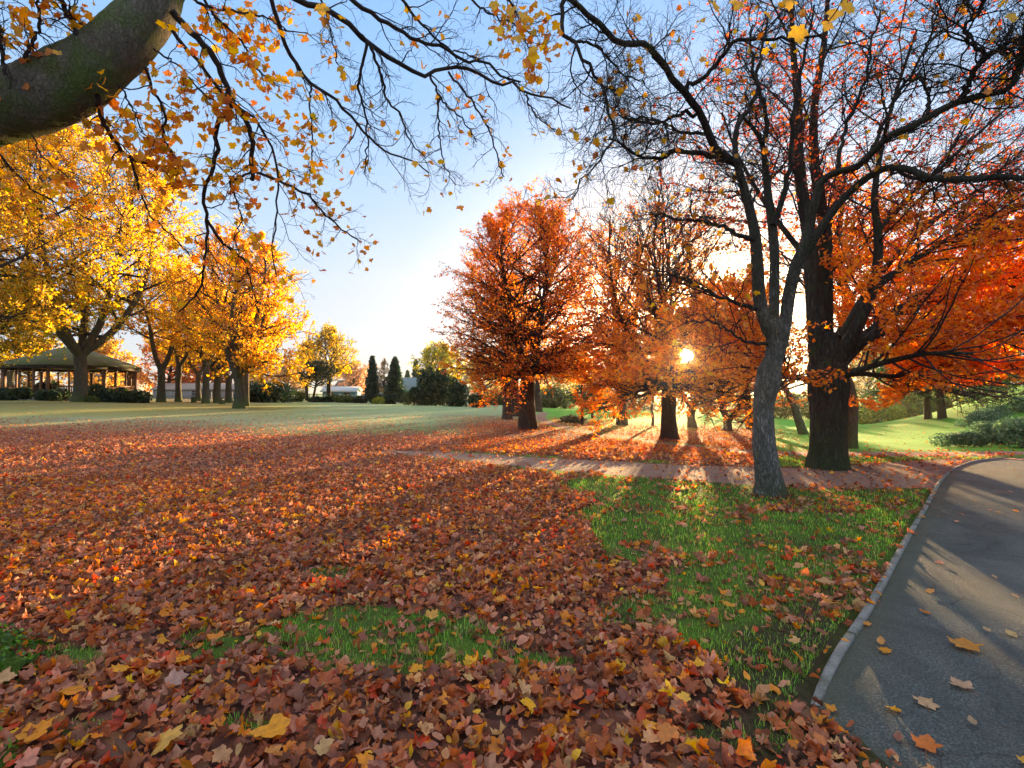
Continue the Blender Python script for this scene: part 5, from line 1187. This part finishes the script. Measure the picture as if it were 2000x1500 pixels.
# ------------------------------------------------------------------ far buildings and park furniture
white = simple_mat('render_white', (.22, .21, .20), (.31, .30, .28), 4, .8, .1); tile = simple_mat('roof_tile', (.10, .08, .075), (.18, .13, .11), 20, .8, .3); glass = simple_mat('window_glass', (.03, .035, .04), (.05, .055, .06), 2, .12, 0, spec=.5)
def house(base, wx, wy, h, rh, label, walls, roofm, nwin=3, name='house', chim=True):
    root = empty(name, base, label, 'house' if name == 'house' else 'building'); x, y, z = base; g = Geo()
    box(g, (x, y, z + h / 2 - .2), (wx, wy, h + .4)); 
    g.add([(x - wx / 2, y - wy / 2, z + h), (x - wx / 2, y + wy / 2, z + h), (x - wx / 2, y, z + h + rh - .05), (x + wx / 2, y - wy / 2, z + h), (x + wx / 2, y + wy / 2, z + h), (x + wx / 2, y, z + h + rh - .05)], [(0, 2, 1), (3, 4, 5)])
    g.build('wall', walls, root, color=False)
    g = Geo(); e = .3
    V = [(x - wx / 2 - e, y - wy / 2 - e, z + h - .1), (x + wx / 2 + e, y - wy / 2 - e, z + h - .1), (x + wx / 2 + e, y, z + h + rh), (x - wx / 2 - e, y, z + h + rh), (x - wx / 2 - e, y + wy / 2 + e, z + h - .1), (x + wx / 2 + e, y + wy / 2 + e, z + h - .1)]
    V += [(a, b_, c_ + .16) for a, b_, c_ in V]
    g.add(V, [(0, 3, 2, 1), (4, 5, 2, 3), (6, 7, 8, 9), (10, 9, 8, 11), (0, 1, 7, 6), (5, 4, 10, 11), (0, 6, 9, 3), (3, 9, 10, 4), (1, 2, 8, 7), (2, 5, 11, 8)])
    rf = g.build('roof', roofm, root, color=False)
    if chim:
        g = Geo(); box(g, (x + wx * .3, y, z + h + rh + .2), (.6, .6, 1.1)); g.build('chimney', tile, rf, color=False)
    for k in range(nwin):
        wxp = x - wx / 2 + wx * (k + .5) / nwin
        g = Geo(); 
        for sx in (-.5, .5): box(g, (wxp + sx, y - wy / 2 - .03, z + h * .55), (.10, .08, 1.0))
        for sz in (-.45, .45): box(g, (wxp, y - wy / 2 - .03, z + h * .55 + sz), (.9, .08, .10))
        wn_ = g.build('window', white, root, color=False)
        g = Geo(); box(g, (wxp, y - wy / 2 - .012, z + h * .55), (.9, .02, .8)); g.build('pane', glass, wn_, color=False)
house(gp(222, 100.), 10, 7, 2.6, 2.6, 'white gabled house seen through the right side of the bandstand', white, tile, 3)
house(gp(720, 140.), 16, 8, 2.6, 2.0, 'low pale house far off left of the pointed conifers', white, tile, 4)
house(gp(800, 74.), 4.2, 4., 1.5, 1.9, 'hut with steep grey green roof between conifer and evergreens', simple_mat('hut', (.25, .3, .3), (.35, .4, .4), 5), simple_mat('hut_roof', (.12, .17, .17), (.18, .23, .22), 12), 2, 'hut', False)
house(gp(668, 80.), 5.0, 3.0, 1.4, .6, 'small blue green shed beside the airy yellow green tree', simple_mat('shed', (.10, .22, .24), (.15, .30, .32), 5), simple_mat('shed_roof', (.4, .45, .45), (.5, .55, .55), 12), 2, 'shed', False)
house(gp(415, 84.), 16, 5, 1.5, .9, 'long low pale pavilion behind the forked maples', white, simple_mat('pav_roof', (.26, .2, .16), (.34, .27, .22), 12), 6, 'pavilion', False)
house(gp(1000, 110.), 16, 6, 2.0, 1.0, 'long low pale building far behind the full orange beech', white, tile, 6, 'pavilion', False)
def fence(a, b, h, n, label, m_, rails=3):
    root = empty('fence', (a + b) / 2, label, 'fence'); d = b - a
    for i in range(n + 1):
        p = a + d * i / n; zz = float(gz(p[0], p[1])); g = Geo(); box(g, (p[0], p[1], zz + h / 2 - .1), (.10, .10, h + .2), math.atan2(d[1], d[0])); g.build('post', m_, root, color=False)
    for r in range(rails):
        g = Geo(); 
        for i in range(n):
            p, q = a + d * (i + .0) / n, a + d * (i + 1.) / n; mid = (p + q) / 2
            box(g, (mid[0], mid[1] - .075, float(gz(mid[0], mid[1])) + h * (r + .7) / rails - .05), (np.linalg.norm(d[:2]) / n - .01, .03, .09), math.atan2(d[1], d[0]))
        g.build('rail', m_, root, color=False)
fence(gp(265, 72.), gp(480, 72.), 1.1, 16, 'white post and rail fence behind the leafy clearing', white)
fence(gp(560, 76.), gp(900, 72.), 1.0, 22, 'pale fence along the far field edge behind conifers', white)
fence(gp(1060, 66.), gp(1490, 66.), 1.2, 26, 'grey fence at the back under the orange beech leaves', simple_mat('fence_grey', (.22, .2, .18), (.34, .32, .3), 6))
def stump(px, Yd, r, h, label):
    b = gp(px, Yd); root = empty('tree_stump', b, label, 'stump'); g = Geo(); rg = np.random.default_rng(px)
    trunk_geo(g, [(b[0], b[1], b[2] - .1, r), (b[0], b[1], b[2] + h * .5, r * .95), (b[0], b[1], b[2] + h, r * .93)], 12, 16, rg, .06, .1, .25); g.build('bark', M['bark_grey'], root, True, False)
    g = Geo(); a = np.arange(16) / 16 * 2 * PI; g.add(np.column_stack([b[0] + np.cos(a) * r * .95, b[1] + np.sin(a) * r * .95, np.full(16, b[2] + h - .012)]), [tuple(range(16))]); g.build('cut_top', wood, root, color=False)
stump(379, 47., .24, .50, 'pale wooden stump among orange leaves left of the leaning pale trunk')
stump(434, 43., .24, .36, 'dark wooden stump in front of the stout forked maple')
# bench
b = gp(1178, 34.); root = empty('park_bench', b, 'dark wooden park bench alone on the far lawn', 'bench'); x, y, z = b
dk = simple_mat('bench_wood', (.05, .035, .025), (.11, .075, .05), 8)
g = Geo(); [box(g, (x, y - .2 + k * .12, z + .44), (1.6, .10, .04)) for k in range(4)]; g.build('seat', dk, root, color=False)
g = Geo(); [box(g, (x, y + .28, z + .56 + k * .13), (1.6, .04, .10)) for k in range(3)]; g.build('backrest', dk, root, color=False)
for sx in (-.72, .72):
    for yy_, hh in ((-.2, .42), (.255, .9)):
        g = Geo(); box(g, (x + sx, y + yy_ - .0, z + hh / 2 - .03), (.08, .07, hh + .06 if yy_ < 0 else hh)) ; g.build('leg', dk, root, color=False)
    g = Geo(); box(g, (x + sx, y - .03, z + .66), (.08, .50, .05)); box(g, (x + sx, y - .24, z + .55), (.06, .06, .17)); g.build('armrest', dk, root, color=False)
shrub(gp(1105, 27.5), 1.1, .6, .38, 'low pile of cut brush on the lawn beside the curved path', 991, [(.06, .07, .03), (.12, .10, .05)], name='brush_pile', cat='brush pile', n=1500, leaf=.13)
# ------------------------------------------------------------------ sky, sun, camera
w = bpy.data.worlds.new('World'); sc.world = w; w.use_nodes = True; nt = w.node_tree; T = NT(nt); bg = nt.nodes['Background']
el = math.asin(SUN[2]); azs = math.atan2(SUN[0], SUN[1])
s = T.n('ShaderNodeTexSky', sky_type='NISHITA', sun_disc=False); s.sun_elevation = el; s.sun_rotation = azs
s.air_density = 1.0; s.dust_density = .5; s.ozone_density = 4.0
def vm(op, a, b):
    n = T.n('ShaderNodeVectorMath', operation=op)
    for i, v in enumerate((a, b)):
        if hasattr(v, 'links'): T.l(v, n.inputs[i])
        elif hasattr(v, '__len__'): n.inputs[i].default_value = v
    return n
c = s.outputs[0]
c = vm('DIVIDE', c, vm('ADD', vm('MULTIPLY', c, (.5,) * 3).outputs[0], (1, 1, 1)).outputs[0]).outputs[0]
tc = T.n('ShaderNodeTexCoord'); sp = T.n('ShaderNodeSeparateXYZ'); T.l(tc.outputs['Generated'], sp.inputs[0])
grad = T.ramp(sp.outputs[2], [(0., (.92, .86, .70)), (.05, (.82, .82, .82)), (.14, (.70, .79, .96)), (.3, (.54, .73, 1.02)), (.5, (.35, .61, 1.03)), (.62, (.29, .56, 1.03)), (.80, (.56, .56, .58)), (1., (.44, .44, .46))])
hi = T.ramp(sp.outputs[2], [(.62, 1 / 3.), (.85, 1.)])  # sky above the view made brighter, an added veil that lifts the ground light
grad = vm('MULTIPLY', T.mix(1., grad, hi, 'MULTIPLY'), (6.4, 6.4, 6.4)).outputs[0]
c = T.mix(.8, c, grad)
dt = vm('DOT_PRODUCT', tc.outputs['Generated'], tuple(SUN)).outputs['Value']
a1 = T.ramp(dt, [(.85, 0.), (.96, .05), (.99, .14), (.998, .32), (1., .5)])
c = T.mix('ADD' and 1.0, c, T.mix(1., a1, (5., 4.2, 2.6), 'MULTIPLY'), 'ADD')
mr = T.n('ShaderNodeMapRange', interpolation_type='SMOOTHSTEP'); mr.inputs['From Min'].default_value = math.cos(math.radians(.62)); mr.inputs['From Max'].default_value = math.cos(math.radians(.5)); T.l(dt, mr.inputs['Value'])
c = T.mix(1., c, T.mix(1., mr.outputs[0], (150., 110., 45.), 'MULTIPLY'), 'ADD')
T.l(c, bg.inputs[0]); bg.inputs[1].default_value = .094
hz = Geo(); box(hz, (0, 170, 42), (340, 420, 90)); ho = hz.build('haze', None, color=False); tag(ho, 'thin golden haze added to make a glow around the sun', kind='stuff')  # added air volume, stands in for lens bloom around the sun
hm = bpy.data.materials.new('haze'); hm.use_nodes = True; hm.node_tree.nodes.clear(); HT = NT(hm.node_tree)
ov = HT.n('ShaderNodeOutputMaterial'); pv = HT.n('ShaderNodeVolumePrincipled'); pv.inputs['Color'].default_value = (1, .95, .88, 1); pv.inputs['Density'].default_value = .00025; pv.inputs['Anisotropy'].default_value = .88
HT.l(pv.outputs[0], ov.inputs['Volume']); ho.data.materials.append(hm)
l = bpy.data.lights.new('sun', 'SUN'); l.energy = 5.0; l.angle = math.radians(.5); l.color = (1., .66, .30)
so = bpy.data.objects.new('sun', l); COL.objects.link(so); so.rotation_euler = Vector(SUN).to_track_quat('Z', 'Y').to_euler()
cd = bpy.data.cameras.new('camera'); cam = bpy.data.objects.new('camera', cd); COL.objects.link(cam)
cd.sensor_width = 36; cd.lens = 18; cd.clip_start = .05; cd.clip_end = 5000; cam.location = (0, 0, EYE); cam.rotation_euler = (PI / 2 + PITCH, 0, 0); sc.camera = cam
sc.view_settings.view_transform = 'Standard'; sc.view_settings.look = 'None'; sc.view_settings.exposure = 2.58; sc.view_settings.gamma = 1.0
cy = sc.cycles; cy.max_bounces = 8; cy.diffuse_bounces = 4; cy.transmission_bounces = 6; cy.glossy_bounces = 2; cy.transparent_max_bounces = 4
cy.sample_clamp_indirect = 6; cy.use_denoising = True
